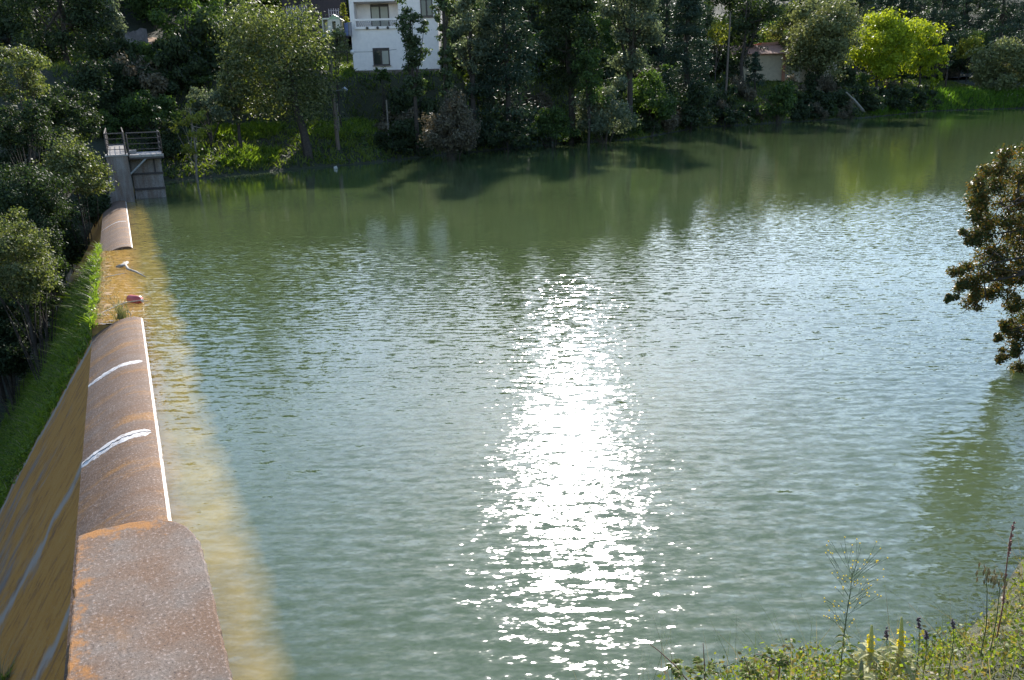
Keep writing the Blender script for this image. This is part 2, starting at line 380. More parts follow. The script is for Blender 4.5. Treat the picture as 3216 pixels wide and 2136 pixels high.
# cap slab: orange lichen gathers on its far end and left edge
nt = M_SLAB.node_tree; bs = nt.nodes['Principled BSDF']; src = bs.inputs['Base Color'].links[0].from_socket
tcn = nt.nodes.new('ShaderNodeTexCoord'); sp_ = nt.nodes.new('ShaderNodeSeparateXYZ'); L(nt, tcn.outputs['Object'], sp_.inputs[0])
ed = math_(nt, 'MAXIMUM', math_(nt, 'MULTIPLY', math_(nt, 'ADD', sp_.outputs[0], 1.95), 2.2), math_(nt, 'MULTIPLY', math_(nt, 'SUBTRACT', sp_.outputs[1], .50), 3.6))
ed = math_(nt, 'ADD', ed, math_(nt, 'MULTIPLY', math_(nt, 'SUBTRACT', noise(nt, coords(nt), 7, 6, .7).outputs[0], .5), 3.6))
lf = ramp(nt, math_(nt, 'MULTIPLY', ed, .5), [(.32, 0.0), (.62, .85)])
L(nt, mixc(nt, lf, src, (.33, .135, .02)), bs.inputs['Base Color'])
# downstream face: orange and pale streaks running down the slope
M_FACE, nt, bs = newmat('streaked_downstream_concrete')
co = coords(nt); so = nt.nodes.new('ShaderNodeSeparateXYZ'); L(nt, co, so.inputs[0])
nw = noise(nt, coords(nt, scale=(.9, .5, .4)), 1.1, 6, .7, .6)
nf = noise(nt, coords(nt, scale=(2.4, 1.1, .9)), 2.0, 7, .78, .4); n2 = noise(nt, co, 50, 3, .7)
oc = ramp(nt, nf.outputs[0], [(.3, (.10, .05, .03)), (.48, (.44, .185, .02)), (.75, (.48, .25, .06))])
gc = ramp(nt, nf.outputs[0], [(.3, (.16, .11, .08)), (.6, (.27, .20, .155)), (.8, (.40, .32, .26))])
depth = math_(nt, 'MULTIPLY', so.outputs[1], .14)
fac = ramp(nt, math_(nt, 'ADD', nw.outputs[0], depth), [(.80, 0.0), (.94, 1.0)])
col = mixc(nt, fac, oc, gc)
def band(u0, wdt):   # pale seep streak below a joint
    wob_ = math_(nt, 'MULTIPLY', math_(nt, 'SUBTRACT', noise(nt, coords(nt, scale=(.3, 1.2, 1.2)), 1.3, 4).outputs[0], .5), 1.3)
    d_ = math_(nt, 'ABSOLUTE', math_(nt, 'SUBTRACT', math_(nt, 'ADD', so.outputs[0], wob_), u0))
    return math_(nt, 'MULTIPLY', math_(nt, 'SUBTRACT', 1.0, math_(nt, 'DIVIDE', d_, wdt), clamp=True), ramp(nt, nf.outputs[0], [(.3, .35), (.55, 1.0)]), clamp=True)
for u0, wd in ((2.2, .28), (9.0, .3), (-1.3, .22)):
    col = mixc(nt, math_(nt, 'MULTIPLY', band(u0, wd), 1.6, clamp=True), col, (.36, .28, .22))
spk = ramp(nt, n2.outputs[0], [(.60, 0.0), (.70, .6)])
col = mixc(nt, spk, col, (.45, .38, .30))
L(nt, col, bs.inputs['Base Color']); bs.inputs['Roughness'].default_value = .88; bump(nt, n2.outputs[0], .45, .01, bs)
M_WHITE = simple('white_calcite', (.78, .76, .74), (.45, .42, .40), 30, .7, .4, .01)
M_LIP, nt, bs = newmat('pale_wet_lip'); ln_ = noise(nt, coords(nt, scale=(1, 2, 2)), 7, 6, .8); L(nt, ramp(nt, ln_.outputs[0], [(.36, (.17, .12, .09)), (.46, (.42, .35, .30)), (.60, (.64, .57, .52))]), bs.inputs['Base Color']); bs.inputs['Roughness'].default_value = .5; bump(nt, ln_.outputs[0], .6, .02, bs)
M_MUD = simple('orange_algae_sill', (.40, .22, .05), (.20, .11, .03), 6, .6, .6, .02)

M_JOINT, nt, bs = newmat('flaking_white_calcite'); co = coords(nt)
jn = noise(nt, coords(nt, scale=(1, .35, .35)), 34, 5, .75); L(nt, mixc(nt, ramp(nt, jn.outputs[0], [(.40, 0.0), (.50, 1.0)]), (.20, .142, .108), (.70, .67, .64)), bs.inputs['Base Color']); bs.inputs['Roughness'].default_value = .9
dam = empty('dam', A0, 'weathered concrete overflow dam with rounded orange-brown crest running beside the water', 'dam', rz=DANG)
K = .818
CRP = [(0, -.4), (0, .0), (.012, .030), (.036, .052), (.10, .076), (.155, .086), (.31, .086), (.39, .072), (.47, .052), (.55, .02), (.63, -.012), (.71, -.055), (.79, -.10), (.865, -.14), (.94, -.19), (1.02, -.245)]
FCP = [(1.02, -.245), (1.16, -.47), (1.34, -.73), (1.78, -1.40), (2.45, -2.36), (3.33, -3.71), (4.3, -5.1), (5.3, -6.6), (6.2, -8.2)]
def sweep(prof, u0, u1, step=.25, off=0.0):
    n = max(2, int((u1-u0)/step)+1); us = np.linspace(u0, u1, n); pv = np.array(prof)
    if off:
        t = np.gradient(pv, axis=0); nn = np.stack([-t[:, 1], t[:, 0]], 1); nn /= np.linalg.norm(nn, axis=1)[:, None]+1e-9
        nn *= np.where(nn[:, 1:2] < 0, -1, 1); pv = pv+nn*off
    X = np.repeat(us[:, None], len(pv), 1); Y = np.repeat(pv[None, :, 0], n, 0); Z = np.repeat(pv[None, :, 1], n, 0)
    return X, Y, Z
def sweep_obj(name, prof, u0, u1, mat, step=.25, off=0.0, smooth=True, parent=dam):
    return link(name, grid_mesh(name, *sweep(prof, u0, u1, step, off)), mat, parent, smooth)
U1, U2, U3 = 9.2, 18.8, 32.4
sweep_obj('spillway_crest', CRP[3:], -9, U1, M_CREST)
sweep_obj('spillway_crest', CRP[3:], U2, U3, M_CREST)
sweep_obj('crest_lip', CRP[:4], -9, U1, M_LIP, .05)
sweep_obj('crest_lip', CRP[:4], U2, U3, M_LIP, .05)
sweep_obj('downstream_face', FCP, -9, U3+8, M_FACE)
# end walls of the two crests at the notch, with the broken sill between them
SILL = [(0, -.9), (.0, -.06), (.25, -.03), (.7, -.02), (.98, .015), (1.0, -.06), (1.019, -.26)]
mb = MB()
for ue in (U1, U2):
    base = [(ue, v, z) for v, z in CRP[1:]]
    for (a, b) in zip(base[:-1], base[1:]): mb.face([a, b, (ue, b[1], -.9), (ue, a[1], -.9)])
    mb.build('crest_end', M_CREST, dam); mb = MB()
mb = MB()
for (a, b) in zip(SILL[1:-1], SILL[2:]): mb.face([(U1+.004, a[0], a[1]), (U1+.004, b[0], b[1]), (U1+.004, b[0], -.9), (U1+.004, a[0], -.9)])
mb.build('sill_end', M_MUD, dam)
X, Y, Z = sweep(SILL, U1, U2, .12); rs = np.random.RandomState(3)
Z = Z + np.where((Y > .6), rs.rand(*Z.shape)*.05-.02, 0)
link('notch_sill', grid_mesh('notch_sill', X, Y, Z), M_MUD, dam, True)
# joints: ragged calcite stripes following the crest profile
def joint(u0, wd, seed, crack=True):
    r = np.random.RandomState(seed); pr_ = CRP[4:]
    pv = np.array([(np.interp(t, range(len(pr_)), [p[0] for p in pr_]), np.interp(t, range(len(pr_)), [p[1] for p in pr_])) for t in np.linspace(0, len(pr_)-1, 60)])
    nx = 5; X = np.zeros((60, nx)); Y = np.zeros((60, nx)); Z = np.zeros((60, nx))
    sk = np.ones(5)/5; w0 = wd*(.5+np.convolve(.13*r.randn(64), sk, 'valid')[:60]); w1 = wd*(.5+np.convolve(.13*r.randn(64), sk, 'valid')[:60]); cen = u0+np.cumsum(r.randn(60))*.004
    fade = np.interp(np.arange(60), [0, 6, 48, 59], [.25, 1, 1, .6])
    for j in range(nx):
        t = j/(nx-1)*2-1
        X[:, j] = cen+np.where(t < 0, t*w0, t*w1)*fade; Y[:, j] = pv[:, 0]; Z[:, j] = pv[:, 1]+.005-.006*abs(t)+.002
    o = link('crest_joint', grid_mesh('crest_joint', X, Y, Z), M_JOINT, dam, True)
    if crack:
        mb = MB(); mb.tube([(cen[k]+.012*r.randn(), pv[k, 0], pv[k, 1]+.006) for k in range(0, 60, 2)], .007, 4)
        mb.build('crack', simple('dark_crack', (.04, .035, .03)), o)
joint(2.33, .27, 1); joint(5.82, .19, 2, False); joint(25.0, .12, 5, False)
# cap slab nearest the camera
zc = .65
outl = [(243, 1684), (262, 1674), (324, 1658), (405, 1640), (487, 1630), (520, 1631), (552, 1637), (585, 1652), (610, 1674), (625, 1696), (640, 1740), (700, 2000), (730, 2136)]
poly = [to_uv(*pz(x, y, zc)[:2]) for x, y in outl]
ru = poly[-1]; poly += [(ru[0]-2.5, ru[1]-.0), (ru[0]-2.5, poly[0][1])]
rs = np.random.RandomState(8)
dense = []
for (a, b) in zip(poly, poly[1:]+poly[:1]):
    k = max(1, int(math.hypot(b[0]-a[0], b[1]-a[1])/.05))
    for i in range(k):
        t = i/k; dense.append((a[0]+(b[0]-a[0])*t+rs.randn()*.004, a[1]+(b[1]-a[1])*t+rs.randn()*.004))
mb = MB(); mb.prism(dense, -.6, zc); o = mb.build('cap_slab', M_SLAB, dam)
m = o.modifiers.new('bevel', 'BEVEL'); m.width = .018; m.segments = 2; m.limit_method = 'ANGLE'; m.angle_limit = 1.0
# non-overflow wall behind the gate tower, carrying the walkway
mb = MB(); mb.box(U3+.9, 47, -.40, .52, -3, 2.05); mb.build('abutment_wall', M_PIER, dam)

# ------------------------------------------------------------------ gate tower
M_STEEL = simple('rusty_grey_steel', (.10, .085, .08), (.05, .038, .034), 20, .85)
M_PALEST = simple('pale_painted_steel', (.38, .355, .33), (.20, .18, .165), 12, .5)
M_GALV = simple('galvanised_steel', (.36, .38, .40), (.24, .25, .27), 12, .45, metal=.5)
tow = empty('gate_tower', duv(32.4, 0, 0), 'grey concrete gate tower with steel platform and railings at the far end of the dam', 'gate tower', rz=DANG)
mb = MB()   # pier: vertical right side, battered left side, flared base ; local x = u, y = v
sec = [(.88, -1.2), (.80, 0), (.62, .55), (.56, 1.2), (.53, 2.10)]
for (va, za), (vb, zb) in zip(sec[:-1], sec[1:]):
    for u_ in (0.0,):
        mb.face([(u_, -.36, za), (u_, va, za), (u_, vb, zb), (u_, -.36, zb)][::-1])
    mb.face([(0, va, za), (.95, va, za), (.95, vb, zb), (0, vb, zb)]); mb.face([(0, -.36, za), (.95, -.36, za), (.95, -.36, zb), (0, -.36, zb)][::-1])
    mb.face([(.95, -.36, za), (.95, va, za), (.95, vb, zb), (.95, -.36, zb)])
mb.build('pier', M_PIER, tow)
mb = MB(); mb.box(-.05, 1.0, -.40, .57, 2.10, 2.17); mb.build('pier_cap', M_PALEST, tow)
mb = MB(); mb.box(1.1, 3.0, -1.80, -.44, -2.5, 1.86); cham = mb.build('gate_chamber', M_PIER, tow, bevel=.03)
mb = MB()
for z0 in (.40, 1.12): mb.box(1.04, 1.097, -1.83, -.46, z0, z0+.10)
mb.box(1.05, 1.097, -1.52, -1.44, 1.22, 1.84); mb.build('band', M_STEEL, cham)
mb = MB(); mb.box(.45, 2.9, -1.93, -.42, 1.98, 2.10); mb.build('platform', M_PALEST, tow, bevel=.01)
mb = MB(); mb.box(.44, 2.92, -1.94, -.405, 1.90, 1.977); mb.build('platform_beam', M_STEEL, tow)
mb = MB(); mb.tube([(.5, -.38, 1.25), (.5, -1.15, 1.93)], .05, 4); mb.build('brace', M_GALV, tow)
mb = MB(); mb.box(1.6, 2.6, -.80, -.46, 2.10, 2.26); mb.build('hatch', M_PALEST, tow, bevel=.02)
def rail_run(a, b, par, zt=.95, posts=2, rails=4, mat=M_STEEL, r=.028):
    a = Vector(a); b = Vector(b)
    ro = MB()
    for i in range(rails):
        h = zt*(i+1)/rails
        ro.tube([a+Vector((0, 0, h)), b+Vector((0, 0, h))], r if i == rails-1 else r*.6, 5)
    ro = ro.build('railing', mat, par)
    for i in range(posts):
        p = a.lerp(b, i/(posts-1)); mb = MB(); mb.tube([p, p+Vector((0, 0, zt))], r*1.1, 6); mb.build('post', mat, ro)
rail_run((-.02, .45, 2.17), (-.02, -.30, 2.17), tow, posts=2)
rail_run((.48, -.45, 2.10), (.48, -1.88, 2.10), tow, posts=2, zt=1.0)
rail_run((.48, -1.88, 2.10), (2.85, -1.88, 2.10), tow, posts=2, zt=1.0)
rail_run((0.0, .45, 2.17), (9.2, .45, 2.17), tow, posts=5, r=.026)
rail_run((1.0, -.34, 2.17), (9.2, -.34, 2.17), tow, posts=4, r=.026)
mb = MB(); mb.box(1.0, 9.4, -.36, .48, 2.10, 2.15); mb.build('walkway', M_PALEST, tow)

# ------------------------------------------------------------------ foliage generators
def leaves(rs, C_, r_, n, size, flat=.75, aspect=.55, up=.3, bias=1.0):
    """n leaves per clump centre C_ (k,3), radius r_ (k,) -> quads"""
    k = len(C_); idx = np.repeat(np.arange(k), n); m = len(idx)
    d = rs.randn(m, 3); d /= np.linalg.norm(d, axis=1)[:, None]+1e-9
    rad = r_[idx]*rs.rand(m)**.45*(1+.25*rs.randn(m)*.6)
    p = C_[idx]+d*rad[:, None]*np.array([1, 1, flat])
    nrm = d*bias+rs.randn(m, 3)*.6+np.array([0, 0, up]); nrm /= np.linalg.norm(nrm, axis=1)[:, None]+1e-9
    t = rs.randn(m, 3); t -= nrm*(t*nrm).sum(1)[:, None]; t /= np.linalg.norm(t, axis=1)[:, None]+1e-9
    b = np.cross(nrm, t); s = size*(.55+.8*rs.rand(m))
    a = t*s[:, None]*.5; c_ = b*(s*aspect)[:, None]*.5
    return np.stack([p-a, p+c_-a*.1, p+a, p-c_-a*.1], 1).reshape(-1, 3)
def crown_clumps(rs, kind, rx, ry, rz, k):
    d = rs.randn(k, 3); d /= np.linalg.norm(d, axis=1)[:, None]
    if kind in ('broad', 'willow', 'shrub'):
        rr = .35+.58*rs.rand(k)**.6
        lump = 1+.22*np.sin(d[:, 0]*5+rs.rand()*6)*np.cos(d[:, 2]*4+rs.rand()*6)
        p = d*(rr*lump)[:, None]
        if kind == 'shrub': p[:, 2] = np.abs(p[:, 2])*1.5-.62
        C_ = p*np.array([rx, ry, rz]); r_ = min(rx, rz)*(.24+.20*rs.rand(k))
    elif kind == 'conifer':
        t = rs.rand(k)**.75; h = -1+2*t; taper = (1-t)*.92+.06; a = rs.rand(k)*6.28
        lay = np.floor(t*9)/9; taper *= .7+.3*np.cos((t-lay)*9*1.5)
        q = (.35+.65*rs.rand(k)**.7)
        C_ = np.stack([np.cos(a)*rx*taper*q, np.sin(a)*ry*taper*q, h*rz-.18*rx*taper*q], 1); r_ = rx*(.20+.20*rs.rand(k))*(.55+taper)
    elif kind == 'column':
        a = rs.rand(k)*6.28; h = rs.rand(k)*2-1; wv = .55+.45*np.sin(h*6+rs.rand()*6)**2; q = .25+.7*rs.rand(k)
        C_ = np.stack([np.cos(a)*rx*q*wv, np.sin(a)*ry*q*wv, h*rz], 1); r_ = rx*(.28+.25*rs.rand(k))
    elif kind == 'upright':
        a = rs.rand(k)*6.28; t = rs.rand(k); h = -1+2*t; wv = np.sin(np.clip(t*.92+.08, 0, 1)*3.14)**.7; q = rs.rand(k)**.6
        C_ = np.stack([np.cos(a)*rx*q*wv, np.sin(a)*ry*q*wv, h*rz], 1); r_ = rx*(.14+.15*rs.rand(k))
    return C_, r_
def tree_meshes(seed, kind, rx, ry, rz, zc_, leaf, k=None, dens=1.0, trunk_r=None, maxn=26000, lean=(0, 0), bare=False):
    """crown + trunk meshes around the trunk base (0,0,0); crown centre at height zc_"""
    rs = np.random.RandomState(seed)
    area = 4*math.pi*((rx*ry)**1.6/2+(rx*rz)**1.6)**(1/1.6)/1.5
    k = k or {'broad': 46, 'shrub': 26, 'conifer': 70, 'column': 34, 'willow': 60, 'upright': 46}[kind]
    nt_ = min(maxn, area/(leaf*leaf*.35)*1.9*dens)
    C_, r_ = crown_clumps(rs, kind, rx, ry, rz, k)
    C_ = C_+np.array([lean[0], lean[1], zc_])
    V = leaves(rs, C_, r_, max(12, int(nt_/k)), leaf, .38 if kind == 'conifer' else .75, .28 if kind == 'conifer' else .55)
    cm = quads_mesh('crown', V)
    mb = MB(); tr = trunk_r or max(.05, rz*.045)
    top = np.array([lean[0]*.8, lean[1]*.8, zc_+rz*(.75 if kind in ('conifer', 'column', 'upright') else .2)])
    pts = [np.array([0, 0, -.5])]+[np.array([top[0]*t+rs.randn()*.05*rx*(0 < t < 1), top[1]*t+rs.randn()*.05*rx, top[2]*t]) for t in (.25, .5, .75, 1)]
    mb.tube(pts, [tr*1.25, tr, tr*.8, tr*.6, tr*.25], 7)
    for i in rs.permutation(k)[:(14 if kind != 'shrub' else 9)]:
        c = C_[i]; t = rs.uniform(.3, .8) if kind != 'shrub' else .1
        s0 = np.array([top[0]*t, top[1]*t, top[2]*t])
        if kind == 'conifer': s0[2] = min(top[2], c[2]+.2*rx)
        mid = (s0+c)/2+np.array([0, 0, -.04*rx])+rs.randn(3)*.05*rx
        mb.tube([s0, mid, c], [tr*.42, tr*.26, tr*.08], 5)
    return cm, mb.mesh('trunk')
SEED = [100]
def px_tree(name, label, cat, x, top, bot, hw, Y, kind, mat, leaf=None, group=None, dens=1.0, base=None, depth=1.0, bark=None, trunk_r=None, k=None, lean_fix=True):
    """a tree whose crown spans image rows top..bot and +-hw columns at distance Y; trunk stands on the terrain below"""
    c0 = pr(x, (top+bot)/2, Y); t0 = pr(x, top, Y); b0 = pr(x, bot, Y)
    rz = (t0[2]-b0[2])/2; rx = np.linalg.norm(pr(x+hw, (top+bot)/2, Y)-c0)
    bx, by = (c0[0], c0[1]) if base is None else tuple(pr(base[0], base[1], Y)[:2])
    zb = tz(bx, by)
    if kind == 'shrub': zb = min(zb, b0[2]+.3*rz)
    leaf = leaf or max(.06, Y*2.7/790)
    SEED[0] += 1
    cm, tm = tree_meshes(SEED[0], kind, rx, rx*depth, rz, c0[2]-zb, leaf, k, dens, trunk_r, lean=(c0[0]-bx, c0[1]-by))
    e = empty(name, (bx, by, zb), label, cat, group)
    link('crown', cm, LM[mat], e); link('trunk', tm, bark or M_BARK, e)
    return e

# ---- named trees and shrubs, far bank
T = px_tree
T('round_oak', 'broad round holm oak with olive-grey leaves on the grassy bank left of the white house', 'tree', 868, -12, 405, 178, 55, 'broad', 'oak', base=(965, 430), dens=2.2, k=130, trunk_r=.28)
T('oak_tree', 'small holm oak with pale leafy lobes just left of the broad round oak', 'tree', 735, 150, 400, 62, 53.5, 'broad', 'oak')
T('sapling', 'slender yellow-green sapling on the bank behind the gate tower', 'tree', 602, 300, 500, 62, 46, 'upright', 'lime', dens=.45, k=34, bark=M_PALEBARK, trunk_r=.06)
T('shrub', 'dark rounded shrub with a grey leafy top between the sapling and the round oak', 'shrub', 650, 248, 400, 72, 53, 'shrub', 'grey')
T('leafy_tree', 'tall dark tree with bright green leaf tips above the lawn, left of the round oak', 'tree', 590, -60, 235, 100, 64, 'broad', 'green', dens=1.1, base=(600, 300))
T('leafy_tree', 'shaded tree rising behind the stone wall at the top left of the bank', 'tree', 470, -110, 75, 95, 84, 'broad', 'green')
T('oak_tree', 'grey-leaved tree leaning over the left end of the stone wall', 'tree', 330, -40, 175, 68, 66, 'broad', 'grey', dens=1.2)
T('oak_tree', 'big shadowy holm oak filling the top left corner of the hillside', 'tree', 180, -200, 230, 150, 56, 'broad', 'dark', k=70, dens=1.2)
T('oak_tree', 'leafy tree at the left edge with a sunlit shelf of pale leaves', 'tree', 55, 150, 330, 105, 38, 'broad', 'oak', dens=1.1)
T('oak_tree', 'dark spreading tree standing beyond the ravine left of the walkway', 'tree', 300, 170, 420, 95, 52, 'broad', 'dark', dens=1.2)
T('shrub', 'pale leafy bush overhanging the far end of the walkway rails', 'shrub', 320, 330, 440, 62, 50, 'shrub', 'green')
T('shrub', 'low dark shrub on the slope right of the walkway and below the lawn', 'shrub', 465, 250, 420, 95, 52, 'shrub', 'green', dens=1.2)
T('shrub', 'dim shrub between the platform railing and the yellow-green sapling', 'shrub', 530, 320, 520, 60, 49.5, 'shrub', 'dark')
T('shrub', 'shrub with sunlit tips below the grey-leaved tree by the stone wall', 'shrub', 560, 200, 300, 62, 60, 'shrub', 'green')
T('bush', 'yellow-topped bush beneath the white playhouse left of the white house', 'bush', 1050, 78, 185, 44, 62, 'broad', 'olive')
T('fir_sapling', 'small light green fir between the picket fence and the white house', 'tree', 1080, 10, 100, 26, 74, 'conifer', 'lime', dens=.8)
T('ivy_tree', 'narrow ivy-clad tree trunk standing in front of the white house facade', 'tree', 1296, 0, 300, 46, 61, 'column', 'ivy', dens=1.4, k=60)
T('ivy_tree', 'second ivy-clad trunk at the right corner of the white house', 'tree', 1396, -60, 310, 34, 61, 'column', 'ivy', dens=1.3, k=60)
T('leafy_tree', 'light tree with glittering leaves just right of the white house', 'tree', 1478, -70, 260, 68, 68, 'broad', 'grey', dens=1.3)
T('shrub', 'small dark shrub under the lower window of the white house', 'shrub', 1198, 205, 262, 26, 66, 'shrub', 'green')
T('conifer_tree', 'large layered dark conifer leaning over the water right of the white house', 'tree', 1590, -230, 466, 165, 69, 'conifer', 'conifer', dens=2.2, k=190, leaf=.36, trunk_r=.22)
T('conifer_tree', 'feathery grey-green conifer top behind the large layered conifer', 'tree', 1560, -120, 170, 85, 78, 'conifer', 'grey', dens=1.2)
T('twiggy_bush', 'brownish twiggy bush with ochre leaves at the waterline right of the power pole', 'bush', 1420, 285, 500, 92, 58, 'shrub', 'twig', dens=1.8, k=60)
T('shrub', 'dark shrub overhanging the water below the large layered conifer', 'shrub', 1590, 370, 470, 90, 64, 'shrub', 'dark', dens=1.2)
T('shrub', 'shrub spilling to the waterline right of the layered conifer', 'shrub', 1740, 330, 455, 85, 68, 'shrub', 'green', dens=1.0)
T('leafy_tree', 'black-green tree in deep shade right of the layered conifer', 'tree', 1790, -190, 330, 105, 74, 'broad', 'dark', dens=1.8, k=80)
T('ivy_tree', 'ivy-hung trunk with a bright leafy edge in the middle of the far bank', 'tree', 1848, 130, 330, 52, 70, 'column', 'green', dens=1.2)
T('leafy_tree', 'tall grey-leaved tree rising above the middle of the far bank', 'tree', 1985, -190, 250, 100, 79, 'broad', 'grey', dens=1.6, k=80)
T('shrub', 'grey-green mound of leaves hanging over the water in the middle of the bank', 'shrub', 1905, 228, 442, 110, 72.5, 'shrub', 'grey', dens=1.2)
T('shrub', 'sunlit-topped shrub at the waterline, the tallest between the mound and the light pole', 'shrub', 2045, 215, 440, 85, 82, 'shrub', 'green', dens=1.2)
T('conifer_tree', 'drooping dark conifer left of the thin light pole', 'tree', 2160, -120, 340, 115, 97, 'conifer', 'conifer', dens=2.0, k=150)
T('shrub', 'dark low shrub between the drooping conifer and the water', 'shrub', 2170, 240, 412, 85, 92, 'shrub', 'dark', dens=1.0)
T('leafy_tree', 'dark overhanging tree above the red-roofed beige house', 'tree', 2350, -120, 130, 110, 118, 'broad', 'dark', dens=1.0)
T('leafy_tree', 'small light green tree behind the thin light pole', 'tree', 2255, 60, 150, 35, 112, 'broad', 'lime', dens=.8)
T('cypress', 'small dark cone-shaped conifer in front of the beige house', 'tree', 2370, 165, 292, 42, 110, 'conifer', 'conifer', dens=1.5, leaf=.3)
T('shrub', 'light green shrub running down to the water below the beige house', 'shrub', 2445, 240, 385, 60, 100.5, 'shrub', 'green', dens=1.0)
T('shrub', 'dull brown-green shrub at the waterline left of the light green one', 'shrub', 2280, 320, 398, 95, 98, 'shrub', 'dark', dens=1.0)
T('willow_tree', 'large grey-green willow in front of the beige house', 'tree', 2584, -15, 248, 110, 119, 'willow', 'olive', base=(2560, 260), dens=2.0, k=120, trunk_r=.3)
T('yellow_tree', 'large bright yellow-green tree right of the willow', 'tree', 2768, 25, 262, 108, 134, 'broad', 'yellow', dens=1.6, k=90, trunk_r=.2)
T('yellow_tree', 'second yellow tree, adjoining the largest yellow one on its right', 'tree', 2900, 48, 235, 72, 142, 'broad', 'yellow', dens=1.3, k=60, trunk_r=.18)
T('yellow_tree', 'thin young yellow tree on the grass, smallest of the yellow trees', 'tree', 2938, 150, 275, 36, 138, 'upright', 'yellow', dens=.9, k=30, trunk_r=.07)
T('small_tree', 'small rounded lime green tree beside the road on the far right', 'tree', 3048, 108, 195, 50, 156, 'broad', 'lime', dens=1.1, trunk_r=.09)
T('cypress', 'slim dark cypress between the yellow tree and the lime green tree', 'tree', 2985, 105, 215, 15, 148, 'column', 'conifer', dens=1.2)
T('willow_bush', 'broad rounded olive bush at the right edge behind the grass strip', 'bush', 3165, 122, 300, 116, 147, 'broad', 'olive', dens=1.6, k=80, trunk_r=.15)
T('pine_tree', 'dark pine behind the yellow trees', 'tree', 2960, -90, 125, 105, 165, 'conifer', 'conifer', dens=1.2)
T('pine_tree', 'dark pine above the olive bush in the top right corner', 'tree', 3150, -120, 150, 120, 170, 'conifer', 'conifer', dens=1.2)
T('leafy_tree', 'drab bushy tree between the light pole and the beige house roof', 'tree', 2335, 60, 150, 48, 132, 'broad', 'green', dens=1.4)
T('pine_tree', 'shadowy pine behind the willow', 'tree', 2700, -90, 120, 105, 150, 'conifer', 'conifer', dens=1.2)
for i, (x, t, b, h, Y) in enumerate([(2560, 256, 382, 62, 112), (2640, 262, 378, 66, 114.5), (2720, 256, 368, 70, 119), (2800, 262, 360, 70, 124), (2880, 268, 353, 62, 130)]):
    lab = ['dusky bank shrub below the willow', 'dusky bank shrub left of the leaning grey log', 'dusky bank shrub right of the leaning log, below the large yellow tree',
           'dusky bank shrub midway between the leaning log and the grass strip', 'dusky bank shrub next to the bright grass strip'][i]
    T('shrub', lab, 'shrub', x, t, b, h, Y, 'shrub', 'dark', dens=1.0, group='dusky shrubs along the right bank')
# ---- left side, below and beyond the dam
T('bush', 'sunlit leafy bush growing up beside the gate tower', 'bush', 232, 425, 640, 98, 33, 'shrub', 'oak', dens=1.6, k=110)
T('bush', 'pale-topped bush between the spillway and the left edge of the photo', 'bush', 95, 490, 720, 115, 28, 'shrub', 'dark', dens=1.6, k=90)
T('oak_tree', 'near oak crown with pale lit leaves at the left edge above the grassy notch', 'tree', 50, 660, 950, 115, 21, 'broad', 'oak', dens=1.7, k=90)
T('oak_tree', 'shaded tree low in the ravine beside the second spillway', 'tree', 110, 660, 860, 80, 27, 'broad', 'dark', dens=1.2, k=60)
T('oak_tree', 'small sprig-topped tree in the ravine below the near oak', 'tree', 120, 850, 990, 85, 22.5, 'broad', 'dark', dens=1.2)
T('leafy_tree', 'tall shaded tree on the ravine slope with lit edge leaves', 'tree', 60, 300, 480, 90, 35, 'broad', 'dark', dens=1.4)
T('leafy_tree', 'dark tree in the hollow between the sunlit shelf and the gate tower', 'tree', 200, 260, 470, 110, 44, 'broad', 'dark', dens=1.3)
T('leafy_tree', 'black-green tree far down in the shadowed ravine', 'tree', -60, 760, 1150, 160, 26, 'broad', 'dark', dens=1.2)

T('oak_tree', 'dark low tree hanging over the second spillway in the shade of the gate tower', 'tree', 130, 600, 760, 105, 31, 'broad', 'dark', dens=1.6, k=80)
T('oak_tree', 'dense dark tree filling the gap above the sunlit bush by the gate tower', 'tree', 110, 380, 560, 140, 40, 'broad', 'dark', dens=1.6, k=80)
T('oak_tree', 'shadowed ravine tree right against the left edge below the near oak', 'tree', -20, 820, 1080, 130, 24, 'broad', 'dark', dens=1.6, k=80)
T('oak_tree', 'dark tree leaning over the lawn left of the small oak', 'tree', 400, 150, 330, 80, 58, 'broad', 'dark', dens=1.4)
for lab, x, t_, b_, h, Y in [('dense dark shrub filling the ravine side just below the gate tower bush', 285, 590, 720, 60, 36),
    ('black-green shrub hugging the foot of the far dam face', 215, 690, 860, 70, 33), ('dark leafy shrub at the foot of the dam face beside the top of the grass', 150, 800, 980, 75, 29.5),
    ('dim shrub under the bare stems at the left edge', 60, 900, 1120, 85, 25), ('dark shrub at the left edge above the grassy slope', 0, 960, 1230, 90, 23), ('shadowed shrub between the pale-topped bush and the near oak', 60, 600, 760, 110, 30)]:
    T('shrub', lab, 'shrub', x, t_, b_, h, Y, 'shrub', 'dark' if x != 150 else 'green', dens=1.8, k=60)
# ---- background wood: shared shapes, each tree an object
rs = np.random.RandomState(21)
protos = []
for i, (kd, mt, rx, rz) in enumerate([('broad', 'dark', 3.4, 4.0), ('broad', 'green', 3.2, 3.6), ('conifer', 'conifer', 2.9, 6.2), ('broad', 'oak', 3.0, 4.2), ('conifer', 'conifer', 3.3, 5.6), ('broad', 'dark', 3.8, 4.6)]):
    protos.append((tree_meshes(900+i, kd, rx, rx, rz, rz*1.08+.6, .33, None, 1.0, maxn=9000), mt))
GONE = [(-19, 66, 95, 6), (-8, 62, 80, 7), (-35, 60, 88, 6)]
placed = []
for (cm, tm), mt in protos:
    cm.materials.append(LM[mt]); tm.materials.append(M_BARK)
def wood_ok(x, y):
    az = x/y
    if y < 100 and -.52 < az < -.385 and y < 86: return False        # clearing with the stone wall
    if y < 86 and -.32 < az < -.05: return False                      # white house and its garden
    if x > 15 and y < 100+ (x-15)*.75: return False
    return True
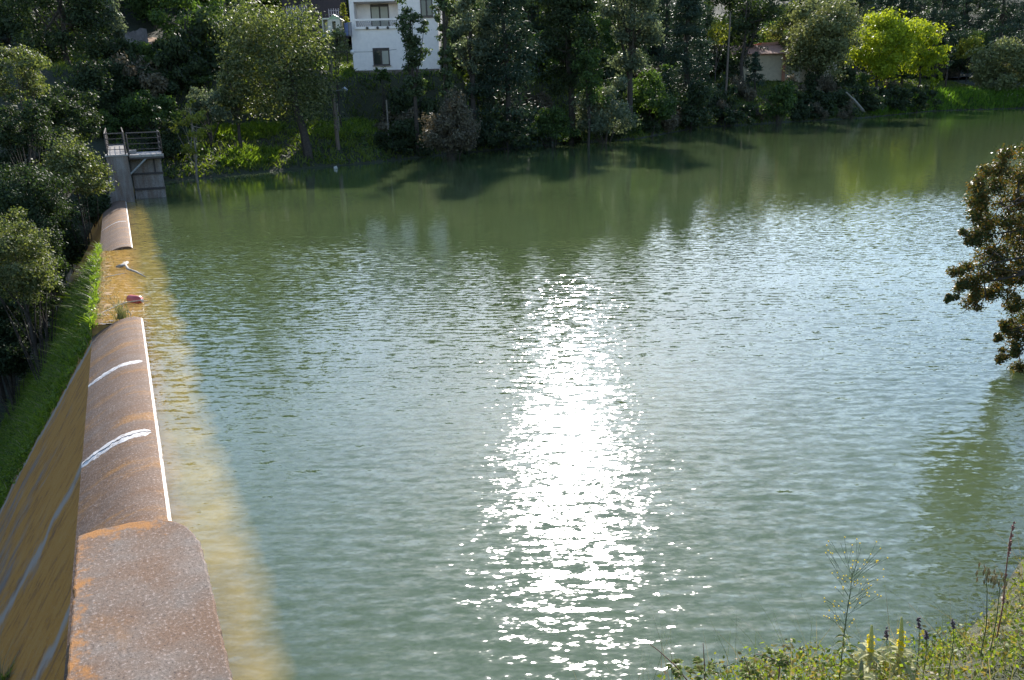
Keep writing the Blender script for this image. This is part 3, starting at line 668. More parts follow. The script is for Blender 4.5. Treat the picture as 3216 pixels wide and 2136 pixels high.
for row, (Y, st) in enumerate([(76, 5.0), (84, 5.2), (92, 5.4), (101, 5.8), (111, 6.4), (123, 7.2), (137, 8), (155, 9), (178, 11)]):
    x = -.86*Y
    while x < .80*Y:
        xx = x+rs.uniform(-1.5, 1.5); yy = Y+rs.uniform(-3, 3)+max(0, xx)*.45
        x += st
        ds_ = float(seg_dist(np.array([xx]), np.array([yy]), SHORE)[0])
        if ds_ < 14 or inside(np.array([xx]), np.array([yy]), LAKE)[0] or not wood_ok(xx, yy): continue
        (cm, tm), mt = protos[rs.randint(6)]
        e = empty('wood_tree', (xx, yy, tz(xx, yy)-.2), 'dark tree of the shaded wood covering the hill behind the far bank', 'tree', 'trees of the wood on the hill')
        s = rs.uniform(.85, 1.3); e.scale = (s, s, s*rs.uniform(.9, 1.2)); e.rotation_euler = (0, 0, rs.rand()*6.28)
        for nm, me_ in (('crown', cm), ('trunk', tm)):
            o = bpy.data.objects.new(nm, me_); COL.objects.link(o); o.parent = e

# ---- shaded shrubs all along the waterline and bushes under the wood
shr = [tree_meshes(950+i, 'shrub', 1.9, 1.9, 1.5, .9, .24, 24, 1.2, maxn=5000) for i in range(4)]
shm = ['dark', 'green', 'dark', 'twig']
for (cm, tm), mt in zip(shr, shm): cm.materials.append(LM[mt]); tm.materials.append(M_BARK)
def bushes(name, label, group, spots, smin, smax):
    for (x, y) in spots:
        j = rs.randint(4) if rs.rand() > .25 else 0
        (cm, tm) = shr[j]; s_ = rs.uniform(smin, smax)
        e = empty(name, (x, y, tz(x, y)-.15), label, 'shrub', group); e.scale = (s_, s_, s_*rs.uniform(.8, 1.5)); e.rotation_euler = (0, 0, rs.rand()*6.28)
        for nm, me_ in (('crown', cm), ('trunk', tm)):
            o = bpy.data.objects.new(nm, me_); COL.objects.link(o); o.parent = e
def along(step, o0, o1, i0, i1):
    out = []
    for (ax, ay), (bx, by) in zip(SHORE[i0:i1], SHORE[i0+1:i1+1]):
        ln = math.hypot(bx-ax, by-ay); k = max(1, int(ln/step)); nx, ny = -(by-ay)/ln, (bx-ax)/ln
        for q in range(k):
            t = (q+rs.rand())/k; o_ = rs.uniform(o0, o1); out.append((ax+(bx-ax)*t+nx*o_, ay+(by-ay)*t+ny*o_))
    return out
bushes('waterline_shrub', 'shaded shrub crowding the waterline of the wooded middle stretch of the far bank', 'shrubs along the far waterline', along(2.6, .5, 1.6, 3, 10), .7, 1.15)
bushes('bank_shrub', 'dim bush on the sloping bank just above the waterline shrubs', 'bushes on the far bank slope', along(3.2, 3.2, 8, 4, 9)+along(3.5, 3, 7, 9, 11), .8, 1.3)
bushes('slope_bush', 'dim bush on the bare slope between the walkway and the upper left clearing', 'bushes below the upper left clearing', [tuple(hit(x_, y_)[:2]) for x_, y_ in ((360, 250), (400, 215), (430, 265), (455, 225), (490, 250), (520, 225), (545, 265), (580, 235), (610, 262), (500, 290), (380, 300), (640, 240), (450, 300), (340, 215))], .6, 1.0)
sp = []
for _ in range(1600):
    y = rs.uniform(62, 150); x = rs.uniform(-.85, .75)*y; y += max(0, x)*.5
    d_ = float(seg_dist(np.array([x]), np.array([y]), SHORE)[0])
    if d_ < 10 or inside(np.array([x]), np.array([y]), LAKE)[0]: continue
    az = x/y
    if y < 90 and -.52 < az < -.385: continue
    if -.30 < az < -.06 and y < 88: continue
    if az > .26 and d_ < 26: continue
    if all((x-a)**2+(y-b)**2 > 17 for a, b in sp): sp.append((x, y))
print('understorey', len(sp))
bushes('wood_bush', 'dark bush growing under the trees of the wood on the hill', 'bushes under the wood', sp[:230], 1.0, 1.7)
k_ = 0
for (ax, ay), (bx, by) in zip(SHORE[8:13], SHORE[9:14]):
    ln = math.hypot(bx-ax, by-ay); nx, ny = -(by-ay)/ln, (bx-ax)/ln
    for o_ in (40, 46, 53, 61, 70, 80):
        for q in range(max(1, int(ln/5.5))):
            t = (q+rs.rand())/max(1, int(ln/5.5)); xx = ax+(bx-ax)*t+nx*(o_+rs.uniform(-2, 2)); yy = ay+(by-ay)*t+ny*(o_+rs.uniform(-2, 2))
            (cm, tm), mt = protos[rs.choice([0, 2, 4, 5])]
            e = empty('wood_tree', (xx, yy, tz(xx, yy)-.2), 'dark tree of the shaded wood covering the hill behind the far bank', 'tree', 'trees of the wood on the hill')
            s = rs.uniform(.95, 1.35); e.scale = (s, s, s*rs.uniform(.9, 1.2)); e.rotation_euler = (0, 0, rs.rand()*6.28)
            for nm, me_ in (('crown', cm), ('trunk', tm)):
                o = bpy.data.objects.new(nm, me_); COL.objects.link(o); o.parent = e
# ---- near oak at the right edge, with crown above the frame (it shades and mirrors in the water)
LEAFN = .05
rs = np.random.RandomState(5)
ok = np.array([11.2, 11.6, tz(11.2, 11.6)])
oak = empty('rusty_oak', ok, 'near oak with rust-brown and green leaves reaching in from the right edge over the water', 'tree')
blobs = [(3145, 525, 55, 12), (3100, 585, 55, 12), (3190, 600, 60, 12.2), (3065, 640, 50, 12), (3150, 680, 75, 12.2), (3085, 720, 55, 12), (3045, 745, 35, 12), (3200, 740, 70, 12.4), (3120, 790, 60, 12.1), (3150, 850, 60, 12), (3010, 845, 38, 11.8), (3060, 870, 52, 11.9), (3015, 905, 42, 11.8), (2990, 940, 22, 11.8), (3065, 930, 50, 11.9), (3125, 915, 55, 12), (3190, 880, 50, 12.3), (3190, 960, 40, 12.2), (3160, 1030, 34, 12), (3200, 1050, 45, 12.2), (3140, 1060, 20, 12), (3140, 1130, 28, 12), (3180, 1110, 40, 12), (3205, 1160, 45, 12.1), (3195, 1215, 28, 12), (3240, 500, 60, 12.5), (3230, 620, 70, 12.6), (3240, 820, 80, 12.6), (3260, 1000, 90, 12.8), (3280, 700, 90, 13)]
Cc = []; Rr = []
for (x, y, r, Y) in blobs:
    c = pr(x, y, Y); s = Y/2480*1.04
    kk = max(4, int(r/5.5))
    for j in range(kk):
        o3 = rs.randn(3); o3 /= np.linalg.norm(o3); q = rs.rand()**.5*r*.85*s
        Cc.append(c+o3*q-ok); Rr.append(r*s*rs.uniform(.28, .6))
V = leaves(rs, np.array(Cc), np.array(Rr), 170, LEAFN*.9, .95)
cu = []
for j in range(90):
    d_ = rs.randn(3); d_ /= np.linalg.norm(d_); d_[2] = abs(d_[2])*.9-.2
    cu.append(np.array([12.3, 12.2, 7.2])+d_*np.array([3.4, 3.6, 3.2])*(.4+.6*rs.rand())-ok)
V2 = leaves(rs, np.array(cu), np.full(len(cu), .9), 260, .13, .8)
cw = []
while len(cw) < 150:
    d_ = rs.randn(3); d_ /= np.linalg.norm(d_); p_ = np.array([11.3, 11.9, 3.6])+d_*np.array([2.7, 2.2, 2.9])*(.35+.65*rs.rand())
    if p_[0]/p_[1] > .735 and p_[2] > .9: cw.append(p_-ok)
V3 = leaves(rs, np.array(cw), np.full(len(cw), .42), 110, .075, .85)
crn = link('crown', quads_mesh('crown', np.concatenate([V, V2, V3])), LM['rust'], oak)
mb = MB(); mb.tube([(0, 0, -.5), (.1, .1, 1.5), (.6, .3, 4), (1.0, .6, 7)], [.28, .24, .2, .1], 9)
mb.build('trunk', M_BARK, oak, True)
mb = MB()
for (x, y, Y) in [(3120, 880, 11.95), (3030, 900, 11.85), (3120, 640, 12.1), (3150, 560, 12.1), (3080, 740, 12.05), (3160, 1040, 12), (3150, 1120, 12), (3180, 760, 12.2), (3055, 840, 11.9), (3200, 1180, 12.1)]:
    e_ = pr(x, y, Y)-ok; s0 = np.array([.2, .2, max(1.0, min(4.5, e_[2]*.7+1.2))]); 
    mid = s0*.45+e_*.55+rs.randn(3)*.12
    mb.tube([s0, s0*.75+e_*.25+rs.randn(3)*.08, mid, e_], [.07, .05, .03, .008], 5)
    for j in range(5):
        t = rs.uniform(.45, .95); p = mid*(1-t)+e_*t; mb.tube([p, p+rs.randn(3)*.16, p+rs.randn(3)*.28], [.012, .008, .003], 4)
mb.build('limb', M_BARK, oak)

# ------------------------------------------------------------------ ground cover (stuff)
def tufts(rs, X, Y, Z, h, w, lean=.5, seg=2):
    """grass blades as bent strips (seg quads)"""
    m = len(X); a = rs.rand(m)*6.28; side = np.stack([np.cos(a), np.sin(a), np.zeros(m)], 1)
    ld = rs.randn(m, 3)*lean; ld[:, 2] = 0
    P0 = np.stack([X, Y, Z], 1); H = h*(.5+rs.rand(m)); Wd = w*(.6+.8*rs.rand(m))
    out = []
    for s in range(seg):
        t0, t1 = s/seg, (s+1)/seg
        def at(t): return P0+np.stack([np.zeros(m), np.zeros(m), H*(t-.25*t*t*lean)], 1)+ld*(H*t*t)[:, None]
        w0 = (Wd*(1-t0*.8))[:, None]*.5; w1 = (Wd*(1-t1*.95))[:, None]*.5
        out.append(np.stack([at(t0)-side*w0, at(t0)+side*w0, at(t1)+side*w1, at(t1)-side*w1], 1))
    return np.concatenate(out).reshape(-1, 3)
M_GRASS = leafmat('bank_grass', (.045, .065, .018), (.16, .20, .045), .45, tcol=(1.4, 1.5, .4), rough=.55, spec=.3, pscale=.35)
M_LUSH = leafmat('lush_and_sunlit_grass', (.04, .08, .014), (.21, .28, .045), .5, tcol=(1.25, 1.4, .4), rough=.5, spec=.3, pscale=1.0)  # natural green at the notch; on bank patches its brightness is painted sunlight
M_DRY = leafmat('dry_grass', (.20, .17, .09), (.42, .36, .20), .4, tcol=(1.1, 1.0, .7), rough=.6, spec=.3)
rs = np.random.RandomState(31)
# bank grass and undergrowth beside the far shore
n = 90000; i = rs.randint(0, len(SHORE)-4, n*2)
cum = np.array(SHORE[:13]); seg = np.hypot(*(cum[1:]-cum[:-1]).T); pk = rs.choice(len(seg), n, p=seg/seg.sum()); t = rs.rand(n)
P2 = cum[pk]+(cum[pk+1]-cum[pk])*t[:, None]; dirv = (cum[pk+1]-cum[pk])/seg[pk][:, None]; nrm = np.stack([-dirv[:, 1], dirv[:, 0]], 1)
off = rs.rand(n)**1.15*24; P2 = P2+nrm*off[:, None]
kz = terrain_z(P2[:, 0], P2[:, 1]); ok_ = kz > .08; P2 = P2[ok_]; kz = kz[ok_]
V = tufts(rs, P2[:, 0], P2[:, 1], kz-.05, .38, .13, .7)
o = link('bank_grass', quads_mesh('bank_grass', V), M_GRASS); tag(o, 'rough grass covering the slope of the far bank', 'grass', kind='stuff')
pk2 = rs.permutation(len(P2))[:9500]
q = pk2[(wob(P2[pk2, 0], P2[pk2, 1], .9, 3) > .05)]
V = leaves(rs, np.stack([P2[q, 0], P2[q, 1], kz[q]+.15], 1), np.full(len(q), .42), 14, .2, .8)
o = link('undergrowth', quads_mesh('undergrowth', V), LM['green']); tag(o, 'tangled low undergrowth and brambles on the far bank', 'undergrowth', kind='stuff')
def lush(name, label, n, pts, h, w):  # brighter grass colour stands in for sun patches on bank and lawns
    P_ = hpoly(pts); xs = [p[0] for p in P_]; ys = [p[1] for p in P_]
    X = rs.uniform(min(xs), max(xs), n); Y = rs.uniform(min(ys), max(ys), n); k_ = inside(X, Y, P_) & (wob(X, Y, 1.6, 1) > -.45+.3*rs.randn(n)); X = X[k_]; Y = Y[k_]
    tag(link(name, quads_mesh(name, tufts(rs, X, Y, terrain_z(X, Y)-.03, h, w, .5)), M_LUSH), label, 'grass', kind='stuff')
lush('sunpatch_grass', 'yellow-green grass coloured as sunlit along the bank top below the round oak', 5500, [(640, 440), (665, 405), (800, 395), (905, 400), (870, 425), (760, 445)], .4, .13)
lush('sunpatch_grass', 'grass clump coloured as sunlit near the waterline below the round oak', 3000, [(690, 500), (760, 470), (880, 480), (870, 512), (780, 530), (700, 528)], .45, .13)
lush('sunpatch_grass', 'grassy strip coloured as sunlit along the bank between the round oak and the brown twiggy bush', 7000, [(960, 430), (985, 395), (1130, 380), (1310, 375), (1330, 400), (1200, 425), (1050, 445)], .35, .12)
lush('lawn', 'strip of lawn coloured as sunlit left of the white house', 5000, [(1035, 262), (1040, 222), (1100, 218), (1108, 240)], .2, .1)
lush('lawn', 'strip of lawn coloured as sunlit behind the shrubs right of the white house', 5000, [(1430, 275), (1440, 235), (1560, 230), (1580, 262)], .25, .12)
# bright reeds and grass on the right shore
n = 16000; X = rs.uniform(52, 100, n); Y = 113+(X-48.7)*.80+rs.uniform(-6, 10, n)
ds_ = seg_dist(X, Y, SHORE); zz = terrain_z(X, Y); k_ = (zz > .05) & (ds_ < 9); X = X[k_]; Y = Y[k_]; zz = zz[k_]
o = link('reeds', quads_mesh('reeds', tufts(rs, X, Y, zz, .8, .22, .35)), leafmat('reed_leaves', (.03, .07, .012), (.13, .22, .035), .5, tcol=(1.3, 1.5, .4), pscale=.3)); tag(o, 'bright green reeds and grass on the low right shore', 'reeds', kind='stuff')
# lush grass growing down from the notch
n = 90000; U_ = rs.uniform(9.0, 28.5, n); fv = np.array(FCP); vv = .95+rs.rand(n)**1.1*5.6
zz = np.where(vv < 1.02, 0.0, np.interp(vv, fv[:, 0], fv[:, 1]))
hi_ = np.interp(vv, [.9, 1.32, 2.2, 3, 5.2, 6.6], [18.9, 20.6, 22.8, 23.2, 20.5, 15])
cl = wob(U_*1.0, vv*1.7, 1.1)+.5*wob(U_, vv, 3.1, 2)
k_ = (U_ < hi_+.5*rs.randn(n)) & (U_ > 9.2+.15*rs.randn(n)+.2*np.abs(wob(vv*2, vv, 2.0))) & (cl > -.25-.5*rs.rand(n))
U_ = U_[k_]; vv = vv[k_]; zz = zz[k_]
PW = A0[None]+DD[None]*U_[:, None]+NN[None]*vv[:, None]
V = tufts(rs, PW[:, 0], PW[:, 1], zz-.03, .19*(1.1+.9*wob(U_, vv*1.6, 2.4)), .03, .55, 3)
V = np.concatenate([V, leaves(rs, np.stack([PW[::4, 0], PW[::4, 1], zz[::4]+.07], 1), np.full(len(zz[::4]), .12), 6, .075, .8)])
o = link('notch_grass', quads_mesh('notch_grass', V), M_LUSH); tag(o, 'lush green grass spilling over the notch and down the dam face', 'grass', kind='stuff')
k2 = rs.permutation(len(U_))[:3500]
V = tufts(rs, PW[k2, 0], PW[k2, 1], zz[k2], .26, .016, .8, 3)
o = link('dry_stalks', quads_mesh('dry_stalks', V), M_DRY); tag(o, 'dry straw-coloured stalks mixed into the notch grass', 'dry grass', kind='stuff')

def rush(name, label, u, v, z, h, n, mat, seed, lean=.7, spread=.06, w=.012, cat='tuft'):
    rs = np.random.RandomState(seed); p = duv(u, v, z)
    e = empty(name, p, label, cat)
    V = tufts(rs, rs.randn(n)*spread, rs.randn(n)*spread, np.zeros(n)-.03, h, w, lean, 3)
    link('blades', quads_mesh('blades', V), mat, e); return e
rush('rush_tuft', 'spiky dark rush tuft on the end of the near spillway crest', 9.55, .42, .0, .42, 130, LM['olive'], 4, .55)
r = rush('grass_tuft', 'straw-coloured grass tuft rooted in the lower left dam face', -.15, 1.95, -1.66, .42, 170, M_DRY, 5, 1.0)
rs_ = np.random.RandomState(6); link('green_blades', quads_mesh('green_blades', tufts(rs_, rs_.randn(40)*.03, rs_.randn(40)*.03, np.zeros(40), .25, .02, .4, 3)), M_LUSH, r)

# ------------------------------------------------------------------ debris on the notch
M_DRIFT = simple('bleached_driftwood', (.46, .42, .37), (.20, .17, .14), 14, .85, .5, .01, cscale=(1, 1, 1))
M_REDP = simple('faded_red_plastic', (.55, .10, .09), (.42, .07, .07), 8, .4)
def wpts(pts, z=.03): return [pz(x, y, z) for x, y in pts]
e = empty('driftwood', pz(392, 832, 0), 'forked bleached driftwood branch lying across the shallow notch', 'driftwood')
def local(pts, e): o_ = np.array(e.location); return [p-o_ for p in pts]
mb = MB(); mb.tube(local(wpts([(365, 838), (382, 835), (400, 824), (388, 829)], .06), e), [.03, .05, .045, .03], 6)
mb.tube(local(wpts([(390, 826), (402, 845), (430, 855), (458, 870)], .05), e), [.04, .035, .025, .01], 6); mb.build('branch', M_DRIFT, e, True)
mb = MB(); mb.tube(local(wpts([(325, 872), (370, 862), (392, 858)], .03), e), [.01, .012, .006], 5); mb.build('twig', M_DRIFT, e)
e = empty('float', pz(426, 941, 0), 'faded red plastic canister washed up in the shallow notch', 'canister')
a_, b_ = local(wpts([(405, 938), (446, 944)], .07), e); a_ = Vector(a_); b_ = Vector(b_)
mb = MB(); mb.tube([a_.lerp(b_, t) for t in (0, .04, .12, .82, .9, .93, 1)], [.04, .085, .10, .10, .06, .03, .03], 14); mb.build('canister', M_REDP, e, True)
mb = MB(); mb.tube([b_.lerp(a_, .02), b_.lerp(a_, -.05)], .036, 10); mb.build('cap', M_WHITE, e)
e = empty('stick', pz(380, 960, 0), 'long thin curved stick lying from the grass to the red canister', 'stick')
mb = MB(); mb.tube(local(wpts([(305, 990), (335, 975), (372, 958), (400, 949), (440, 944), (462, 946)], .10), e), [.006, .012, .014, .014, .012, .006], 5); mb.build('shaft', M_DRIFT, e)
e = empty('stick', pz(402, 985, 0), 'short dark twig arching beside the rush tuft', 'stick')
mb = MB(); mb.tube(local(wpts([(388, 982), (402, 974), (412, 988), (410, 992)], .04), e), [.01, .012, .01, .006], 5); mb.build('shaft', M_BARK, e)
# pale straw litter caught along the notch rim
rs = np.random.RandomState(17); n = 700; U_ = rs.uniform(9.6, 18.5, n); vv = 1.0-np.abs(rs.randn(n))*.16+.05
PW = A0[None]+DD[None]*U_[:, None]+NN[None]*vv[:, None]
o = link('straw_litter', quads_mesh('straw_litter', leaves(rs, np.concatenate([PW[:, :2], np.full((n, 1), .03)], 1), np.full(n, .03), 3, .13, .3, .12)), M_DRY)
tag(o, 'pale straw and twigs washed up along the rim of the notch', 'litter', kind='stuff')

# ------------------------------------------------------------------ white house
M_STUCCO = simple('white_stucco', (.88, .79, .74), (.78, .70, .66), 3, .85, .35, .01)
M_RECESS = simple('shaded_stucco', (.66, .63, .68), (.60, .57, .62), 3, .85)
M_STONE = simple('rubble_stone', (.26, .20, .17), (.10, .08, .07), 3.5, .9, .8, .05)
M_DKWOOD = simple('dark_brown_wood', (.045, .028, .022), (.02, .014, .012), 8, .5)
M_GLASS, nt, bs = newmat('window_glass'); bs.inputs['Base Color'].default_value = (.03, .035, .03, 1); bs.inputs['Roughness'].default_value = .05
M_CURT = simple('cream_curtain', (.42, .40, .33), (.34, .32, .26), 5, .8, cscale=(6, 6, .5))
M_TERRA = simple('terracotta', (.52, .29, .21), (.36, .17, .11), 6, .8, .4, .02)
HY = 70.0
def hx(x, y): return pr(x, y, HY)
o0 = hx(1112, 222); HX0 = o0[0]; hz0 = o0[2]; SC = HY*1.0/FPX/math.cos(TH)*1.0
def fx(px, py):  # facade-local coordinates of a pixel
    p = hx(px, py); return p[0]-HX0, p[2]-hz0
house = empty('white_house', (HX0, HY, hz0), 'white stucco two-storey house with a recessed balcony behind the ivy-clad trunk', 'house')
Wd = fx(1378, 130)[0]; Ht = 8.2; DP = 8.0
bx0, bz0 = fx(1116, 92); bx1, bz1 = fx(1252, 3); bx1 = fx(1252, 60)[0]; RD = 1.4
mb = MB()
mb.box(0, bx0, 0, DP, 0, Ht); mb.box(bx1, Wd, 0, DP, 0, Ht); mb.box(bx0, bx1, 0, DP, 0, bz0); mb.box(bx0, bx1, 0, DP, bz1, Ht)
mb.box(bx0, bx1, RD, DP, bz0, bz1)
# merge: boxes butt end to end
wall = mb.build('wall', M_STUCCO, house)
mb = MB(); mb.box(-.06, Wd+.05, -.06, DP, -3.5, -.002); mb.build('plinth', M_STONE, house)
def roof(mb, x0, x1, y0, y1, z0, rise, ov=.5):
    P = [(x0-ov, y0-ov, z0), (x1+ov, y0-ov, z0), (x1+ov, y1+ov, z0), (x0-ov, y1+ov, z0), ((x0+x1)/2, (y0+y1)/2, z0+rise)]
    for a_, b_ in ((0, 1), (1, 2), (2, 3), (3, 0)): mb.face([P[a_], P[b_], P[4]])
    mb.face([P[3], P[2], P[1], P[0]])
mb = MB(); roof(mb, 0, Wd, 0, DP, Ht+.01, 2.0); mb.build('roof', M_TERRA, house)
def window(par, x0, x1, z0, z1, yf, panes=2, sill=True, curtain=0, name='window'):
    fr = MB(); t = .09
    fr.box(x0, x1, yf-.06, yf+.02, z1-t*2.2, z1).box(x0, x1, yf-.06, yf+.02, z0, z0+t).box(x0, x0+t, yf-.06, yf+.02, z0+t, z1-t*2.2).box(x1-t, x1, yf-.06, yf+.02, z0+t, z1-t*2.2)
    xm = (x0+x1)/2; fr.box(xm-t*.7, xm+t*.7, yf-.055, yf+.018, z0+t, z1-t*2.2)
    f_ = fr.build(name, M_DKWOOD, par)
    for s, (a_, b_) in enumerate(((x0+t, xm-t*.7), (xm+t*.7, x1-t))):
        g_ = MB(); g_.box(a_, b_, yf-.03, yf-.008, z0+t, z1-t*2.2); g_.build('pane', M_CURT if curtain & (1 << s) else M_GLASS, f_)
    if sill: g_ = MB(); g_.box(x0-.08, x1+.08, yf-.14, yf-.0, z0-.07, z0-.002); g_.build('sill', M_STONE, f_)
w0 = fx(1174, 206); w1 = fx(1222, 150); window(house, w0[0], w1[0], w0[1], w1[1], -.0, curtain=2)
w0 = fx(1322, 53); w1 = fx(1357, -8); window(house, w0[0], w1[0], w0[1], w1[1], -.0)
w0 = fx(1159, 90); w1 = fx(1212, 7); window(house, w0[0], w1[0], bz0+.02, w1[1], RD-.0, sill=False, curtain=3, name='balcony_door')
rt = fx(1120, 60)[1]; rb = fx(1120, 87)[1]
mb = MB(); mb.box(bx0-.02, bx1+.02, -.12, .12, rt-.16, rt).box(bx0-.02, bx1+.02, -.14, .10, bz0-.02, bz0+.17)
mb.box(bx0-.02, bx0+.1, -.11, .10, bz0+.17, rt-.16).box(bx1-.1, bx1+.02, -.11, .10, bz0+.17, rt-.16)
bal = mb.build('balcony', M_STUCCO, house)
mb = MB(); k = int((bx1-bx0)/.16)
for j in range(k):
    x_ = bx0+.1+j*(bx1-bx0-.2)/k
    mb.tube([(x_, -.0, bz0+.17), (x_+.22, .0, rt-.16)], .012, 4).tube([(x_+.22, .02, bz0+.17), (x_, .02, rt-.16)], .012, 4)
mb.build('lattice', M_PALEST, bal)
mb = MB()
for px in (1154, 1187, 1219):
    x_, z_ = fx(px, 91); mb.tube([(x_, -.20, bz0+.05), (x_, -.10, bz0+.05)], .11, 10)
mb.build('drain', M_DKWOOD, bal)
def sphere_pts(r, n=10, m=7):
    V_ = []
    return V_
# lamp-like white insulator on the wire and the wire itself
pole = empty('power_pole', (pr(1062, 463, 57.5)[0], 57.5, tz(pr(1062, 463, 57.5)[0], 57.5)), 'weathered wooden power pole on the far grassy bank beside the round oak', 'pole')
pt = pr(1030, 130, 57.5); h_ = pt[2]-pole.location.z; lx = pt[0]-pole.location.x
M_POLE = simple('weathered_wood', (.20, .155, .12), (.10, .075, .06), 12, .85, cscale=(6, 6, .6))
mb = MB(); mb.tube([(0, 0, -.4), (lx*.5, 0, h_*.5), (lx, 0, h_)], [.15, .13, .10], 8); mb.build('shaft', M_POLE, pole)
mb = MB(); a_ = pr(1034, 160, 57.5)-np.array(pole.location); b_ = pr(1245, 155, 60.5)-np.array(pole.location)
mb.tube([a_+(b_-a_)*t+np.array([0, 0, -.5*t*(1-t)]) for t in np.linspace(0, 1, 9)], .018, 4)
a2 = pr(620, 245, 55)-np.array(pole.location); a1 = pr(1050, 235, 57.5)-np.array(pole.location)
mb.build('wire', M_STEEL, pole)
mb = MB(); c_ = a_+(b_-a_)*.33+np.array([0, 0, -.12])
mb.tube([c_+np.array([0, 0, z]) for z in (-.16, -.13, -.07, 0, .07, .13, .16)], [.02, .09, .14, .16, .14, .09, .02], 10); mb.build('insulator', M_WHITE, pole)
mb = MB(); q_ = pr(1055, 285, 57.5)-np.array(pole.location)
mb.tube([q_, q_+np.array([.45, -.1, .05]), q_+np.array([.8, -.1, -.02])], .03, 5); mb.tube([q_+np.array([.45, -.1, .1]), q_+np.array([.62, -.12, .14]), q_+np.array([.85, -.12, .03])], [.04, .12, .02], 8)
mb.build('street_light', M_GALV, pole)
pp_ = pr(2282, 255, 103); lp = empty('light_pole', (pp_[0], 103, tz(pp_[0], 103)), 'thin straight pole among the trees left of the beige house', 'pole')
h_ = pr(2281, 40, 103)[2]-lp.location.z; mb = MB(); mb.tube([(0, 0, -.3), (0, 0, h_)], [.15, .10], 8); mb.build('shaft', M_POLE, lp)
for (x, y0, y1, Y, lab) in [(1217, 314, 372, 62, 'pale fence post below the white house'), (1063, 325, 380, 60.5, 'pale fence post just behind the power pole')]:
    b_ = pr(x, y1, Y); t_ = pr(x, y0, Y); e = empty('fence_post', (b_[0], Y, min(b_[2], tz(b_[0], Y))), lab, 'post')
    mb = MB(); mb.tube([(0, 0, -.2), (0, 0, t_[2]-e.location.z)], .06, 6); mb.build('shaft', M_PALEBARK, e)
# garden: picket fences, dark shed wall, playhouse, washing
M_PICKET = simple('grey_white_pickets', (.42, .40, .42), (.28, .26, .28), 8, .8)
M_DARKW = simple('dark_plank_wall', (.06, .05, .055), (.035, .03, .032), 3, .9, cscale=(10, 1, .3))
for lab, x0, x1, y0, y1, Y in [('pale picket fence behind the round oak at the top of the garden', 902, 965, 20, 50, 84), ('short picket fence left of the small fir', 1034, 1064, 28, 52, 84)]:
    a_ = pr(x0, y1, Y); b_ = pr(x1, y1, Y); t_ = pr(x0, y0, Y)[2]-a_[2]; e = empty('picket_fence', a_, lab, 'fence')
    mb = MB(); n_ = int((x1-x0)/6.5)
    for j in range(n_+1):
        x_ = (b_[0]-a_[0])*j/n_; mb.box(x_-.04, x_+.04, -.02, .02, -1.0, t_*(1+.03*(j % 3)))
    mb.build('pickets', M_PICKET, e)
    mb = MB(); mb.box(-.05, b_[0]-a_[0]+.05, .022, .06, t_*.25, t_*.33).box(-.05, b_[0]-a_[0]+.05, .022, .06, t_*.72, t_*.8); mb.build('rail', M_PICKET, e)
a_ = pr(890, 60, 87); b_ = pr(1075, 60, 87); t_ = pr(890, -30, 87)[2]
e = empty('shed', (a_[0], 87, a_[2]), 'dark plank shed wall behind the picket fences', 'shed')
mb = MB(); mb.box(0, b_[0]-a_[0], 0, 3, -2, t_-a_[2]); mb.build('wall', M_DARKW, e); mb = MB(); mb.box(-.3, b_[0]-a_[0]+.3, -.3, 3.3, t_-a_[2]+.003, t_-a_[2]+.2); mb.build('roof', M_STEEL, e)
a_ = pr(1013, 92, 72); sc_ = 72/FPX/math.cos(TH)*1.0
e = empty('playhouse', (a_[0], 72, a_[2]), 'small cream toy playhouse with a pale green roof in the garden', 'playhouse')
M_CREAM = simple('cream_plastic', (.62, .58, .48), (.52, .48, .40), 3, .5); M_LGREEN = simple('pale_green_plastic', (.40, .52, .34), (.32, .44, .28), 3, .5)
mb = MB(); s_ = sc_
mb.box(0, 3*s_, 0, .9, -.6, 25*s_).box(16*s_, 20*s_, 0, .9, -.6, 25*s_).box(3*s_, 16*s_, .6, .9, -.6, 25*s_).box(0, 20*s_, -.02, .92, 25*s_, 29*s_)
mb.box(20.1*s_, 28*s_, 0, 1.1, -.6, 25*s_).box(38*s_, 50*s_, 0, 1.1, -.6, 25*s_).box(28*s_, 38*s_, .8, 1.1, -.6, 20*s_).box(28*s_, 38*s_, 0, 1.1, 20*s_, 25*s_)
mb.build('wall', M_CREAM, e)
mb = MB(); mb.face([(18*s_, -.1, 25.2*s_), (34*s_, -.1, 38*s_), (34*s_, 1.2, 38*s_), (18*s_, 1.2, 25.2*s_)]); mb.face([(34*s_, -.1, 38*s_), (56*s_, -.1, 24*s_), (56*s_, 1.2, 24*s_), (34*s_, 1.2, 38*s_)])
mb.face([(20*s_, 0, 25.1*s_), (52*s_, 0, 25.1*s_), (34*s_, 0, 37*s_)]); o = mb.build('roof', M_LGREEN, e); m_ = o.modifiers.new('solid', 'SOLIDIFY'); m_.thickness = .05
M_CLOTH1 = simple('faded_blue_cloth', (.16, .20, .34), (.10, .12, .22), 5, .9); M_CLOTH2 = simple('grey_cloth', (.30, .28, .30), (.2, .19, .2), 5, .9)
for (x0, x1, y0, y1, mt, lab) in [(1084, 1092, 72, 113, M_CLOTH1, 'faded blue washing hanging left of the white house'), (1093, 1103, 70, 114, M_CLOTH2, 'grey washing hanging against the corner of the white house')]:
    a_ = pr(x0, y1, 69.2); b_ = pr(x1, y0, 69.2); n_ = 8; mb = MB()
    e = empty('laundry', a_, lab, 'laundry')
    X, Z = np.meshgrid(np.linspace(0, b_[0]-a_[0], 8), np.linspace(0, b_[2]-a_[2], 10)); Yw = .05*np.sin(X*22)+.02*Z
    o = link('cloth', grid_mesh('cloth', X, Yw, Z), mt, e, True); m_ = o.modifiers.new('solid', 'SOLIDIFY'); m_.thickness = .02
